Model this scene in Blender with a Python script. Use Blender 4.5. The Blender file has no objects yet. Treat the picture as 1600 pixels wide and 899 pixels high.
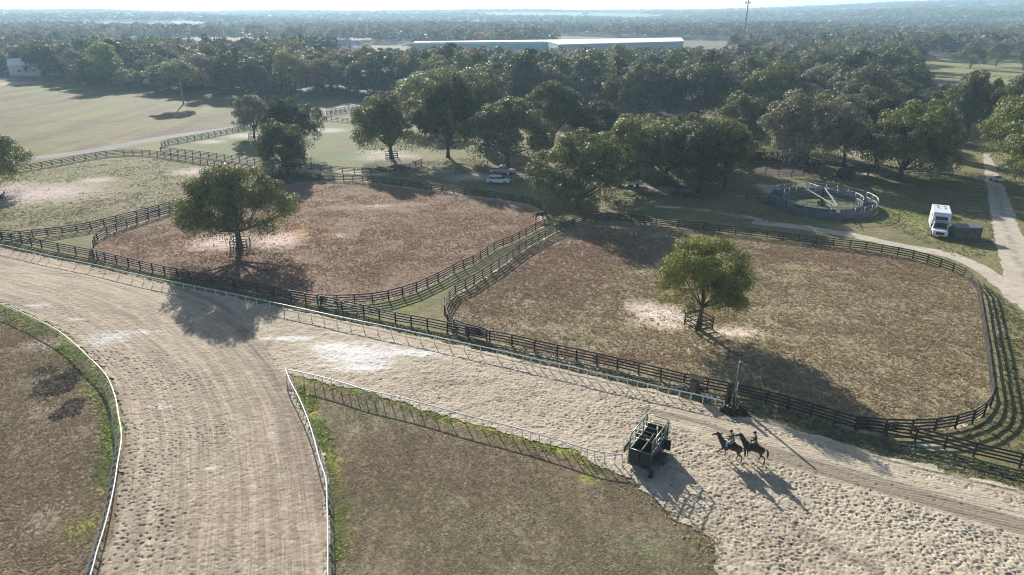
import bpy, bmesh, math, random
import numpy as np
from mathutils import Vector, Matrix
from mathutils.geometry import delaunay_2d_cdt
from mathutils import noise as mnoise

random.seed(7)
RNG = np.random.default_rng(7)
scene = bpy.context.scene
COL = scene.collection
# ------------------------------------------------------------------ camera
FPX = 1067.0; CAMH = 32.0; PITCH = math.atan((449.5 - 19) / FPX)
SP, CP = math.sin(PITCH), math.cos(PITCH)
def P(x, y, z=0.0):
    """site survey: a sight line of the drone camera met with the level z"""
    X = (x - 800) / FPX; Y = (449.5 - y) / FPX
    dy = CP + Y * SP; dz = -SP + Y * CP
    t = (z - CAMH) / dz
    return (X * t, dy * t)
def PL(pts, z=0.0):
    return [P(a, b, z) for a, b in pts]
def height_at(x, y, ytop):
    lo, hi = 0.0, 60.0
    for _ in range(40):
        m = (lo + hi) / 2; dz = m - CAMH
        f = y * CP - dz * SP; u = y * SP + dz * CP
        if 449.5 - FPX * u / f > ytop: lo = m
        else: hi = m
    return lo
cam = bpy.data.cameras.new('camera'); camo = bpy.data.objects.new('camera', cam); COL.objects.link(camo)
cam.sensor_width = 36; cam.lens = 36 * FPX / 1600; cam.clip_start = 0.5; cam.clip_end = 20000
camo.location = (0, 0, CAMH); camo.rotation_euler = (math.pi / 2 - PITCH, 0, 0)
scene.camera = camo
# ------------------------------------------------------------------ light
SUN_EL, SHAD_AZ = 21.8, 161.5
az = math.radians(SHAD_AZ - 180)          # compass bearing of the sun from +Y, clockwise
sdir = Vector((math.sin(az) * math.cos(math.radians(SUN_EL)), math.cos(az) * math.cos(math.radians(SUN_EL)), math.sin(math.radians(SUN_EL))))
sun = bpy.data.lights.new('sun', 'SUN'); sun.energy = 5.0; sun.angle = math.radians(0.53); sun.color = (1, .945, .87)
so = bpy.data.objects.new('sun', sun); COL.objects.link(so); so.rotation_euler = sdir.to_track_quat('Z', 'Y').to_euler(); so.location = (0, 0, 90)
w = bpy.data.worlds.new('World'); scene.world = w; w.use_nodes = True
nt = w.node_tree; bg = nt.nodes['Background']; sky = nt.nodes.new('ShaderNodeTexSky'); sky.sky_type = 'NISHITA'; sky.sun_disc = False
sky.sun_elevation = math.radians(SUN_EL); sky.sun_rotation = az
sky.air_density = 1.0; sky.dust_density = 1.0; sky.ozone_density = 1.0
nt.links.new(sky.outputs[0], bg.inputs[0]); bg.inputs[1].default_value = 0.06
scene.view_settings.view_transform = 'Standard'; scene.view_settings.look = 'None'
scene.view_settings.exposure = 1.06; scene.view_settings.gamma = 1
try: scene.view_settings.use_curve_mapping = False
except Exception: pass
cy = scene.cycles
cy.max_bounces = 6; cy.diffuse_bounces = 3; cy.glossy_bounces = 2; cy.transmission_bounces = 4; cy.transparent_max_bounces = 6; cy.volume_bounces = 1
cy.use_denoising = True; cy.use_adaptive_sampling = False
cy.pixel_filter_type = 'BLACKMAN_HARRIS'; cy.filter_width = 1.15
try: cy.denoising_prefilter = 'ACCURATE'
except Exception: pass
# ------------------------------------------------------------------ material helpers
class NT:
    def __init__(s, name):
        s.m = bpy.data.materials.new(name); s.m.use_nodes = True; s.t = s.m.node_tree
        s.b = s.t.nodes['Principled BSDF']; s.out = s.t.nodes['Material Output']
        s._obj = None
    def n(s, typ, **kw):
        x = s.t.nodes.new(typ)
        for k, v in kw.items(): setattr(x, k, v)
        return x
    def l(s, a, b): s.t.links.new(a, b)
    def co(s):
        if s._obj is None: s._obj = s.n('ShaderNodeTexCoord').outputs['Object']
        return s._obj
    def noise(s, scale, det=4, rough=.55, vec=None, dist=0.0):
        x = s.n('ShaderNodeTexNoise'); x.inputs['Scale'].default_value = scale; x.inputs['Detail'].default_value = det
        x.inputs['Roughness'].default_value = rough; x.inputs['Distortion'].default_value = dist
        s.l(vec or s.co(), x.inputs['Vector']); return x.outputs['Fac']
    def voro(s, scale, feature='F1', vec=None, rnd=1.0):
        x = s.n('ShaderNodeTexVoronoi'); x.feature = feature; x.inputs['Scale'].default_value = scale; x.inputs['Randomness'].default_value = rnd
        s.l(vec or s.co(), x.inputs['Vector']); return x.outputs['Distance']
    def math(s, op, a, b=None, c=None):
        x = s.n('ShaderNodeMath', operation=op)
        for i, v in enumerate((a, b, c)):
            if v is None: continue
            if isinstance(v, (int, float)): x.inputs[i].default_value = v
            else: s.l(v, x.inputs[i])
        return x.outputs[0]
    def ramp(s, v, lo, hi, a=0.0, b=1.0, smooth=True):
        x = s.n('ShaderNodeMapRange'); x.interpolation_type = 'SMOOTHSTEP' if smooth else 'LINEAR'
        s.l(v, x.inputs['Value'])
        for k, q in (('From Min', lo), ('From Max', hi), ('To Min', a), ('To Max', b)): x.inputs[k].default_value = q
        return x.outputs[0]
    def mix(s, f, a, b, mode='MIX'):
        x = s.n('ShaderNodeMix', data_type='RGBA', blend_type=mode, clamp_factor=True)
        for key, v in ((0, f), (6, a), (7, b)):
            if isinstance(v, (int, float)): x.inputs[key].default_value = v
            elif isinstance(v, tuple): x.inputs[key].default_value = (v[0], v[1], v[2], 1)
            else: s.l(v, x.inputs[key])
        return x.outputs[2]
    def attr(s, name):
        x = s.n('ShaderNodeAttribute'); x.attribute_name = name; return x.outputs['Fac']
    def scale(s, c, f):
        x = s.n('ShaderNodeVectorMath', operation='SCALE'); s.l(c, x.inputs[0])
        if isinstance(f, (int, float)): x.inputs['Scale'].default_value = f
        else: s.l(f, x.inputs['Scale'])
        return x.outputs[0]
    def map(s, sc, rot=(0, 0, 0)):
        x = s.n('ShaderNodeMapping'); x.inputs['Scale'].default_value = sc; x.inputs['Rotation'].default_value = rot
        s.l(s.co(), x.inputs['Vector']); return x.outputs[0]
    def bump(s, h, dist, strength=1.0):
        x = s.n('ShaderNodeBump'); x.inputs['Distance'].default_value = dist; x.inputs['Strength'].default_value = strength
        s.l(h, x.inputs['Height']); s.l(x.outputs[0], s.b.inputs['Normal']); return x

def plain(name, c, rough=.6, metal=0.0, var=.15, scale=3.0, spec=None):
    q = NT(name); v = q.ramp(q.noise(scale, 5), .3, .7, 1 - var, 1 + var)
    base = q.n('ShaderNodeRGB'); base.outputs[0].default_value = (*c, 1)
    q.l(q.scale(base.outputs[0], v), q.b.inputs['Base Color'])
    q.b.inputs['Roughness'].default_value = rough; q.b.inputs['Metallic'].default_value = metal
    if spec is not None: q.b.inputs['Specular IOR Level'].default_value = spec
    return q.m

def ground_mat(name, c1, c2, masks=(), fine=.35, lump=(2.2, .10), tuft=(7.0, .05), big=.05, c3=None, streak=None):
    q = NT(name)
    nb = q.noise(big, 5, .6); nm = q.noise(big * 7, 6, .65)
    f = q.ramp(q.math('ADD', q.math('MULTIPLY', nb, .6), q.math('MULTIPLY', nm, .4)), .42, .58)
    c = q.mix(f, c1, c2)
    if c3:
        f3 = q.ramp(q.noise(big * 3.1, 6, .7, vec=q.map((1, 1, 1), (0, 0, 1.1))), .52, .66)
        c = q.mix(f3, c, c3)
    ragged = q.math('ADD', q.math('MULTIPLY', q.math('SUBTRACT', q.noise(.7, 6, .7), .5), 1.1), q.math('MULTIPLY', q.math('SUBTRACT', q.noise(3.4, 6, .8), .5), 2.6))
    for (an, mc, lo, hi) in masks:
        m = q.ramp(q.math('ADD', q.attr(an), ragged), lo - .38, hi + .05)
        c = q.mix(m, c, mc)
    fn = q.math('ADD', q.math('MULTIPLY', q.noise(tuft[0] * .7, 5, .8), .6), q.math('MULTIPLY', q.noise(tuft[0] * .17, 5, .7), .4)); v = q.ramp(fn, .38, .62, 1 - fine * 1.25, 1 + fine * 1.25, False)
    if streak:
        ang, sc, amt = streak
        sv = q.ramp(q.noise(sc, 3, .6, vec=q.map((1, .07, 1), (0, 0, ang))), .3, .7, 1 - amt, 1 + amt)
        v = q.math('MULTIPLY', v, sv)
    q.l(q.scale(c, v), q.b.inputs['Base Color'])
    q.b.inputs['Roughness'].default_value = .95; q.b.inputs['Specular IOR Level'].default_value = .12
    h = q.math('ADD', q.math('MULTIPLY', q.noise(lump[0], 4, .6), lump[1]), q.math('MULTIPLY', q.noise(tuft[0], 5, .7), tuft[1]))
    q.bump(h, 1.0, 1.0)
    return q

# ------------------------------------------------------------------ mesh helpers
def mesh_np(name, V, F, smooth=False):
    V = np.asarray(V, dtype=np.float32); F = np.asarray(F, dtype=np.int32); k = F.shape[1]
    me = bpy.data.meshes.new(name); me.vertices.add(len(V)); me.vertices.foreach_set('co', V.ravel())
    me.loops.add(F.size); me.loops.foreach_set('vertex_index', F.ravel())
    me.polygons.add(len(F)); me.polygons.foreach_set('loop_start', np.arange(0, F.size, k, dtype=np.int32))
    try: me.polygons.foreach_set('loop_total', np.full(len(F), k, dtype=np.int32))
    except Exception: pass
    if smooth: me.polygons.foreach_set('use_smooth', np.ones(len(F), dtype=bool))
    me.update(calc_edges=True)
    return me
class MB:
    def __init__(s): s.v = []; s.f = []
    def add(s, v, f):
        o = len(s.v); s.v += [tuple(p) for p in v]; s.f += [tuple(i + o for i in q) for q in f]; return s
    def box(s, c, d, rz=0.0, R=None):
        hx, hy, hz = d[0] / 2, d[1] / 2, d[2] / 2
        M = R if R is not None else Matrix.Rotation(rz, 3, 'Z')
        vs = [Vector(c) + M @ Vector((x, y, z)) for x in (-hx, hx) for y in (-hy, hy) for z in (-hz, hz)]
        return s.add(vs, [(0, 1, 3, 2), (4, 6, 7, 5), (0, 4, 5, 1), (2, 3, 7, 6), (0, 2, 6, 4), (1, 5, 7, 3)])
    def beam(s, a, b, wd, hg):
        a = Vector(a); b = Vector(b); d = b - a; L = d.length
        if L < 1e-6: return s
        x = d / L; up = Vector((0, 0, 1)) if abs(x.z) < .95 else Vector((0, 1, 0))
        y = up.cross(x).normalized(); z = x.cross(y)
        R = Matrix((x, y, z)).transposed()
        return s.box((a + b) / 2, (L, wd, hg), R=R)
    def tube(s, pts, rad, n=8, cap=True):
        pts = [Vector(p) for p in pts]
        if isinstance(rad, (int, float)): rad = [rad] * len(pts)
        o = len(s.v); prev = None
        for i, p in enumerate(pts):
            d = (pts[min(i + 1, len(pts) - 1)] - pts[max(i - 1, 0)])
            d = d.normalized() if d.length > 1e-9 else Vector((0, 0, 1))
            if prev is None:
                a = Vector((0, 0, 1)) if abs(d.z) < .9 else Vector((1, 0, 0)); u = a.cross(d).normalized()
            else:
                u = prev - d * prev.dot(d)
                u = u.normalized() if u.length > 1e-6 else Vector((1, 0, 0))
            prev = u; v = d.cross(u)
            for k in range(n):
                t = 2 * math.pi * k / n; s.v.append(tuple(p + (u * math.cos(t) + v * math.sin(t)) * rad[i]))
        for i in range(len(pts) - 1):
            for k in range(n):
                a0 = o + i * n + k; b0 = o + i * n + (k + 1) % n; s.f.append((a0, b0, b0 + n, a0 + n))
        if cap:
            s.f.append(tuple(o + k for k in reversed(range(n)))); e = o + (len(pts) - 1) * n; s.f.append(tuple(e + k for k in range(n)))
        return s
    def prism(s, prof, y0, y1, y0t=None, y1t=None, zt=None):
        """side profile (x,z) extruded from y0 to y1; vertices above zt use the narrower y0t..y1t"""
        n = len(prof)
        def yy(z, a, at): return a if (zt is None or z <= zt + 1e-6) else at
        vs = [(x, yy(z, y0, y0t), z) for x, z in prof] + [(x, yy(z, y1, y1t), z) for x, z in prof]
        return s.add(vs, [tuple(range(n)), tuple(reversed(range(n, 2 * n)))] + [(i, i + n, (i + 1) % n + n, (i + 1) % n) for i in range(n)])
    def mesh(s, name, smooth=False):
        me = bpy.data.meshes.new(name); me.from_pydata(s.v, [], s.f); me.validate(); me.update()
        if smooth: me.polygons.foreach_set('use_smooth', [True] * len(me.polygons))
        return me
def part(name, me, mat=None, parent=None, loc=(0, 0, 0), rz=0.0, label=None, smooth=False, bevel=0):
    if isinstance(me, MB): me = me.mesh(name, smooth)
    if mat is not None and not me.materials: me.materials.append(mat)
    o = bpy.data.objects.new(name, me); COL.objects.link(o); o.location = loc; o.rotation_euler = (0, 0, rz)
    if parent is not None: o.parent = parent
    if label: o['label'] = label
    if bevel:
        b = o.modifiers.new('bevel', 'BEVEL'); b.width = bevel; b.segments = 2; b.limit_method = 'ANGLE'
    return o
def empty(name, loc, rz=0.0):
    o = bpy.data.objects.new(name, None); COL.objects.link(o); o.location = loc; o.rotation_euler = (0, 0, rz); o.empty_display_size = .3; return o
def tag(o, label, cat=None, group=None, kind=None):
    o['label'] = label
    if cat: o['category'] = cat
    if group: o['group'] = group
    if kind: o['kind'] = kind
    return o
def thing(name, loc, rz, label, cat, group=None): return tag(empty(name, loc, rz), label, cat, group)

def seg_dist(pts, line):
    pts = np.asarray(pts, float); L = np.asarray(line, float); best = np.full(len(pts), 1e9)
    for a, b in zip(L[:-1], L[1:]):
        d = b - a; t = np.clip(((pts - a) @ d) / max(d @ d, 1e-9), 0, 1)
        best = np.minimum(best, np.linalg.norm(pts - (a + t[:, None] * d), axis=1))
    return best
def in_poly(pts, poly):
    pts = np.asarray(pts, float); x, y = pts[:, 0], pts[:, 1]; r = np.zeros(len(pts), bool); n = len(poly)
    for i in range(n):
        x1, y1 = poly[i]; x2, y2 = poly[(i + 1) % n]
        c = ((y1 > y) != (y2 > y))
        with np.errstate(divide='ignore', invalid='ignore'): xi = (x2 - x1) * (y - y1) / (y2 - y1 + 1e-12) + x1
        r ^= c & (x < xi)
    return r
def resample(line, step, closed=False):
    L = [Vector(p[:2]) for p in line]
    if closed: L = L + [L[0]]
    out = []
    for a, b in zip(L[:-1], L[1:]):
        st = step((a + b) / 2) if callable(step) else step
        n = max(1, int(round((b - a).length / st)))
        out += [a.lerp(b, i / n) for i in range(n)]
    if not closed: out.append(L[-1])
    return out
def catmull(line, sub=6):
    L = [Vector(p) for p in line]; out = []
    for i in range(len(L) - 1):
        p0 = L[max(i - 1, 0)]; p1 = L[i]; p2 = L[i + 1]; p3 = L[min(i + 2, len(L) - 1)]
        for k in range(sub):
            t = k / sub
            out.append(.5 * ((2 * p1) + (p2 - p0) * t + (2 * p0 - 5 * p1 + 4 * p2 - p3) * t * t + (3 * p1 - p0 - 3 * p2 + p3) * t ** 3))
    out.append(L[-1]); return [tuple(p) for p in out]

ZL = [0]
def sheet(name, poly, z, mat, label, jitter=.22, grid=1.5, masks=None, lines=None, smooth_poly=False):
    """a flat piece of ground: ragged outline, inner vertices that carry measured attributes"""
    b = resample(poly, lambda c: min(6, max(.45, c.length * .008)), True)
    bj = []
    for p in b:
        a = mnoise.noise(Vector((p.x * .8, p.y * .8, z * 97))) + .6 * mnoise.noise(Vector((p.x * 2.7, p.y * 2.7, 3.1 + z * 31)))
        a2 = mnoise.noise(Vector((p.x * .8 + 40, p.y * .8, z * 97))) + .6 * mnoise.noise(Vector((p.x * 2.7, p.y * 2.7 + 30, 3.1)))
        k = jitter * max(1, min(4, p.length / 80))
        bj.append(Vector((p.x + a * k, p.y + a2 * k)))
    xs = [p.x for p in bj]; ys = [p.y for p in bj]
    gx, gy = np.meshgrid(np.arange(min(xs), max(xs), grid), np.arange(min(ys), max(ys), grid))
    G = np.stack([gx.ravel(), gy.ravel()], 1) + RNG.uniform(-.3, .3, (gx.size, 2)) * grid
    G = G[in_poly(G, [(p.x, p.y) for p in bj])]
    G = G[seg_dist(G, [(p.x, p.y) for p in bj] + [(bj[0].x, bj[0].y)]) > grid * .35]
    vs = bj + [Vector(g) for g in G]; n = len(bj)
    ov, oe, of, *_ = delaunay_2d_cdt(vs, [(i, (i + 1) % n) for i in range(n)], [list(range(n))], 1, 1e-5)
    V = np.array([(p.x, p.y) for p in ov]); F = np.array([f for f in of if len(f) == 3])
    a, b_, c = V[F[:, 0]], V[F[:, 1]], V[F[:, 2]]
    flip = ((b_[:, 0] - a[:, 0]) * (c[:, 1] - a[:, 1]) - (b_[:, 1] - a[:, 1]) * (c[:, 0] - a[:, 0])) < 0
    F[flip] = F[flip][:, ::-1]
    V3 = np.column_stack([V, np.full(len(V), z)])
    me = mesh_np(name, V3, F)
    bl = [(p.x, p.y) for p in bj] + [(bj[0].x, bj[0].y)]
    def setattr_(nm, arr):
        at = me.attributes.new(nm, 'FLOAT', 'POINT'); at.data.foreach_set('value', np.asarray(arr, dtype=np.float32))
    setattr_('edge', seg_dist(V, bl))
    for nm, ells in (masks or {}).items():
        val = np.full(len(V), -1.0)
        for e in ells:
            if e[0] == 'line':      # ('line', pts, halfwidth)
                val = np.maximum(val, 1 - seg_dist(V, e[1]) / e[2])
            else:
                (ex, ey, rx, ry, rot) = e
                dx = V[:, 0] - ex; dy = V[:, 1] - ey; cr, sr = math.cos(rot), math.sin(rot)
                val = np.maximum(val, 1 - np.sqrt(((dx * cr + dy * sr) / rx) ** 2 + ((-dx * sr + dy * cr) / ry) ** 2))
        setattr_(nm, val)
    for nm, ln in (lines or {}).items(): setattr_(nm, seg_dist(V, ln))
    me.materials.append(mat)
    o = bpy.data.objects.new(name, me); COL.objects.link(o); tag(o, label, None, None, 'structure')
    return o
def ell(px, py, wpx, hpx, rot=0.0):
    """ground ellipse seen as wpx by hpx around a sighted point"""
    x, y = P(px, py); rx = abs(P(px + wpx / 2, py)[0] - P(px - wpx / 2, py)[0]) / 2
    ry = abs(P(px, py - hpx / 2)[1] - P(px, py + hpx / 2)[1]) / 2
    return (x, y, rx, ry, rot)
#@@GROUND
# ------------------------------------------------------------------ lines of the site (sight marks of the survey photograph)
A_TOP = [(-300, 300), (-100, 341), (0, 362), (62, 375), (144, 390), (217, 407), (295, 424), (400, 443), (453, 454), (500, 462), (567, 476), (617, 488), (667, 497), (731, 510),
         (800, 523), (871, 539), (933, 552), (999, 567), (1070, 584), (1145, 599), (1200, 611), (1270, 631), (1344, 653), (1435, 669), (1481, 680), (1527, 692), (1600, 709), (1700, 733), (1900, 780)]
H_TOP = [(-300, 317), (-100, 361), (0, 382), (40, 391), (75, 399), (140, 412), (206, 427), (253, 437), (303, 447), (353, 457), (400, 467), (465, 481), (525, 494), (589, 507), (656, 521), (725, 536),
         (800, 552), (844, 563), (889, 572), (933, 583), (981, 593), (1028, 604), (1080, 615), (1132, 627)]
I_TOP = [(-300, 408), (-100, 450), (0, 475), (33, 488), (65, 503), (92, 518), (117, 538), (136, 556), (153, 572), (167, 589), (175, 606), (181, 625), (185, 650), (189, 672), (189, 692), (184, 721), (179, 755), (171, 793), (161, 830), (151, 862), (141, 899), (110, 990), (60, 1110)]
JR_TOP = [(446, 577), (489, 586), (531, 597), (570, 609), (611, 618), (656, 629), (728, 649), (800, 667), (843, 679), (895, 695), (930, 705), (973, 711)]
JL_TOP = [(446, 577), (453, 595), (467, 622), (479, 650), (489, 680), (499, 718), (509, 750), (511, 790), (512, 842), (512, 899), (511, 990), (508, 1100)]
PAD2 = [(150, 393), (144, 384), (144, 375), (146, 368), (150, 364), (165, 355), (180, 349), (196, 343), (212, 338), (247, 327), (280, 317), (330, 304), (380, 292), (430, 281), (470, 275), (505, 273), (536, 273), (566, 274), (600, 278),
        (640, 283), (691, 289), (726, 294), (774, 300), (800, 304), (832, 310), (845, 317), (852, 325), (855, 335), (851, 342), (837, 348), (822, 356), (800, 367), (772, 378), (739, 399), (709, 412), (684, 425), (650, 440), (628, 447), (606, 453), (581, 457), (553, 459), (525, 460), (495, 459)]
PAD3 = [(1340, 651), (1387, 655), (1428, 656), (1465, 654), (1498, 649), (1525, 641), (1543, 630), (1553, 617), (1557, 604), (1553, 581), (1549, 547), (1543, 511), (1538, 481), (1534, 456), (1530, 439), (1520, 428), (1509, 419), (1492, 411), (1472, 404), (1452, 397), (1429, 391), (1405, 386), (1380, 382), (1355, 378), (1330, 375),
        (1304, 372), (1250, 366), (1200, 360), (1150, 354), (1100, 348), (1060, 344), (1026, 340), (1007, 338), (987, 335), (967, 333), (950, 332), (934, 334), (915, 337), (895, 342), (870, 350), (852, 359), (832, 370), (811, 382), (792, 396), (767, 413), (741, 428), (727, 436), (711, 444), (702, 453), (695, 464), (694, 476), (699, 491), (709, 499), (728, 506), (760, 514)]
C_TOP = [(-300, 300), (-60, 270), (0, 262), (47, 256), (95, 248), (132, 241), (165, 236), (192, 234), (221, 234), (245, 236), (277, 241), (312, 246), (345, 251), (400, 259), (450, 266), (505, 273)]
D_LOW = [(250, 230), (265, 231), (300, 235), (350, 241), (397, 247), (440, 252), (484, 256), (516, 259), (553, 262), (580, 263), (610, 260), (640, 256), (658, 249)]
D_UP = [(250, 230), (251, 222), (262, 218), (292, 213), (335, 205), (372, 198), (400, 193), (440, 187), (480, 183), (510, 182)]
DIV1 = [(-60, 357), (0, 360), (30, 361), (49, 359), (95, 354), (140, 347), (180, 337), (212, 329), (247, 320), (297, 306), (340, 295), (400, 281), (450, 271)]
K_TOP = [(1259, 249), (1291, 251), (1340, 256), (1390, 260), (1422, 263), (1455, 264), (1490, 267)]
FH = 1.3
wA = PL(A_TOP, FH); wH = PL(H_TOP, .95); wI = PL(I_TOP, 1.0); wJR = PL(JR_TOP, 1.0); wJL = PL(JL_TOP, 1.0)
wP2 = PL(PAD2, FH); wP3 = PL(PAD3, FH); wC = PL(C_TOP, FH); wDL = PL(D_LOW, FH); wDU = PL(D_UP, FH); wDIV = PL(DIV1, FH); wK = PL(K_TOP, FH)

# ------------------------------------------------------------------ terrain
def sstep(a, b, x):
    t = np.clip((x - a) / (b - a), 0, 1); return t * t * (3 - 2 * t)
def hgt(x, y):
    x = np.asarray(x, float); y = np.asarray(y, float); r = np.hypot(x, y); b = np.degrees(np.arctan2(x, y))
    amp = 27 + 44 * sstep(10, 34, b) - 2 * sstep(-10, -30, b)
    wob = 5 * np.sin(x / 410 + 1.3) * np.cos(y / 530) + 3 * np.sin(x / 170 + y / 260)
    return amp * sstep(1300, 4300, r) + wob * sstep(1100, 2600, r)
rs = np.concatenate([[0], np.geomspace(8, 4600, 70)]); th = np.linspace(-math.pi, math.pi, 145)
VX = []; 
R_, T_ = np.meshgrid(rs, th[:-1], indexing='ij'); X_ = R_ * np.sin(T_); Y_ = R_ * np.cos(T_)
V = np.column_stack([X_.ravel(), Y_.ravel(), hgt(X_, Y_).ravel()]); nth = 144
i, j = np.meshgrid(np.arange(len(rs) - 1), np.arange(nth), indexing='ij'); i = i.ravel(); j = j.ravel(); j2 = (j + 1) % nth
F = np.column_stack([i * nth + j, i * nth + j2, (i + 1) * nth + j2, (i + 1) * nth + j]); F = F[:, ::-1]
g = ground_mat('wood floor grass', (.115, .105, .062), (.155, .135, .082), fine=.3, c3=(.17, .155, .095), big=.035)
me = mesh_np('ground', V, F, True); me.materials.append(g.m)
go = bpy.data.objects.new('ground', me); COL.objects.link(go); tag(go, 'grass and sandy soil stretching under the woods to the horizon', kind='structure')

# near grass between the fences and round the parking
verge = ground_mat('verge grass', (0.157, 0.148, 0.065), (0.207, 0.188, 0.087), masks=[('sand', (0.526, 0.464, 0.376), .35, .75), ('lush', (0.176, 0.200, 0.056), .3, .9)], fine=.35, big=.06, c3=(0.239, 0.200, 0.119))
M_verge = dict(sand=[ell(740, 277, 110, 16), ell(690, 268, 60, 8), ell(1035, 296, 110, 14), ell(830, 262, 60, 6), ell(820, 275, 70, 10), ell(1195, 291, 50, 10), ell(985, 292, 60, 14), ell(1100, 190, 80, 12), ell(1200, 300, 40, 6), ell(1340, 240, 90, 12),
                     ell(880, 300, 60, 10), ell(1360, 272, 120, 8), ('line', PL([(735, 525), (900, 566), (1050, 601), (1120, 622), (1180, 628)], 0), .9), ('line', PL([(1180, 628), (1340, 672), (1460, 700), (1600, 736), (1800, 785)], 0), .8),
                     ('line', PL([(1020, 322), (1100, 328), (1200, 345)], 0), 1.0), ell(470, 262, 70, 10), ('line', PL([(430, 268), (520, 268), (600, 272)], 0), 2.5)],
               lush=[('line', PL([(150, 423), (280, 447), (400, 470)], 0), 1.2), ell(1450, 340, 200, 50), ell(950, 470, 60, 20), ell(640, 480, 60, 20), ell(180, 370, 80, 20), ell(850, 375, 60, 30)])
sheet('grass', PL([(-320, 258), (-60, 262), (47, 250), (180, 231), (250, 216), (345, 203), (430, 190), (560, 180), (640, 170), (760, 178), (900, 170), (1000, 180), (1170, 185), (1270, 195), (1420, 205), (1700, 215), (2100, 330), (2300, 560), (2100, 920), (1600, 800), (900, 640), (-320, 380)]),
      .004, verge.m, 'olive grass lanes between the paddock fences and the parking area', jitter=.3, grid=2.0, masks=M_verge)
past = ground_mat('pasture grass', (.150, .155, .055), (.140, .098, .062), fine=.35, big=.018, c3=(.175, .150, .075), masks=[('sand', (.36, .31, .26), .3, .8)], streak=(1.45, .12, .22), lump=(1.0, .08), tuft=(3.0, .06))
sheet('pasture', PL([(-320, 250), (47, 247), (180, 229), (250, 214), (340, 202), (430, 190), (500, 173), (545, 165), (540, 150), (400, 140), (200, 128), (100, 122), (0, 116), (-250, 116)]),
      .008, past.m, 'large open pasture of yellow green and brown grass', jitter=.5, grid=6, masks=dict(sand=[ell(20, 131, 90, 9), ell(10, 124, 80, 6)]))
gf = ground_mat('green field', (.128, .150, .058), (.165, .165, .080), fine=.4, big=.05, masks=[('lit', (.42, .38, .33), .25, .8), ('dry', (.16, .12, .08), .4, .9)])
sheet('meadow', PL([(250, 232), (252, 224), (292, 216), (372, 201), (440, 189), (500, 183), (520, 190), (560, 193), (640, 190), (662, 250), (640, 259), (580, 266), (484, 259), (350, 244)]),
      .012, gf.m, 'green field with pale leaf litter round its shade trees', grid=2,
      masks=dict(lit=[ell(385, 212, 90, 12), ell(610, 246, 130, 18), ell(510, 204, 90, 10), ell(330, 222, 60, 8), ell(600, 238, 100, 10)], dry=[ell(470, 225, 60, 14), ell(540, 228, 60, 14)]))
p1 = ground_mat('left paddock turf', (0.195, 0.179, 0.088), (0.240, 0.208, 0.120), fine=.38, big=.05, c3=(0.227, 0.166, 0.111), masks=[('lit', (0.494, 0.403, 0.364), .25, .95), ('grn', (0.169, 0.195, 0.085), .4, 1.0)])
pp1 = wDIV[::-1] + [wC[0]] + wC[1:]
sheet('paddock_ground', [p for p in wDIV[:-1]] + [p for p in wC[::-1][1:]], .012, p1.m, 'left paddock of olive turf with a pinkish litter patch under its edge tree', grid=1.6,
      masks=dict(lit=[ell(70, 302, 210, 42), ell(150, 282, 80, 12), ell(300, 268, 70, 16), ell(0, 300, 110, 40)], grn=[ell(150, 262, 260, 18), ('line', wC, 2.5)]))
p2 = ground_mat('middle paddock turf', (0.251, 0.163, 0.112), (0.216, 0.146, 0.101), fine=.36, big=.06, c3=(0.245, 0.193, 0.117), masks=[('org', (0.321, 0.176, 0.070), .3, .95), ('lit', (0.614, 0.483, 0.417), .3, .85), ('edge2', (0.518, 0.417, 0.342), .35, .9), ('grn', (0.182, 0.182, 0.063), .4, 1.0)])
sheet('paddock_ground', wP2 + [P(480, 459, FH), P(400, 443, FH), P(295, 424, FH), P(217, 407, FH)], .016, p2.m, 'middle paddock of reddish brown turf', grid=1.2,
      masks=dict(lit=[ell(350, 378, 130, 34), ell(435, 376, 90, 36), ell(590, 322, 60, 5), ell(170, 366, 50, 16), ell(530, 368, 40, 9)],
                 org=[ell(480, 362, 110, 40), ell(420, 352, 90, 14), ell(470, 420, 60, 18)], grn=[ell(245, 360, 60, 16), ell(195, 375, 40, 12)],
                 edge2=[('line', wP2[14:30], 2.2), ('line', wP2[4:12], 1.3), ('line', wP2[30:], .6), ell(820, 318, 70, 16), ell(770, 308, 90, 8)]))
p3 = ground_mat('right paddock turf', (0.274, 0.212, 0.137), (0.306, 0.253, 0.154), fine=.42, big=.05, c3=(0.262, 0.240, 0.122), masks=[('brn', (0.274, 0.173, 0.122), .2, .9), ('lit', (0.713, 0.576, 0.499), .3, .85), ('edge2', (0.662, 0.561, 0.453), .3, .9), ('bush', (0.141, 0.136, 0.070), .35, .8)], lump=(2.0, .13), tuft=(6.0, .07))
sheet('paddock_ground', wP3 + [P(800, 524, FH), P(871, 539, FH), P(999, 567, FH), P(1145, 599, FH), P(1270, 631, FH)], .016, p3.m, 'right paddock of rough brown and olive turf', grid=1.2,
      masks=dict(lit=[ell(1040, 495, 130, 50), ell(1150, 520, 110, 24), ell(1000, 480, 60, 20), ell(1040, 352, 70, 8), ell(1090, 545, 90, 24)],
                 brn=[ell(870, 420, 190, 90), ell(960, 390, 200, 60), ell(1300, 400, 300, 40), ell(1440, 425, 120, 40), ell(980, 560, 180, 20), ell(760, 470, 80, 60)],
                 edge2=[('line', wP3[3:8], .5), ('line', wP3[40:50], .8)], bush=[ell(1478, 508, 30, 12), ell(1480, 482, 50, 16), ell(1510, 632, 40, 18), ell(1430, 500, 40, 10), ell(1280, 520, 30, 8)]))

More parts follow.
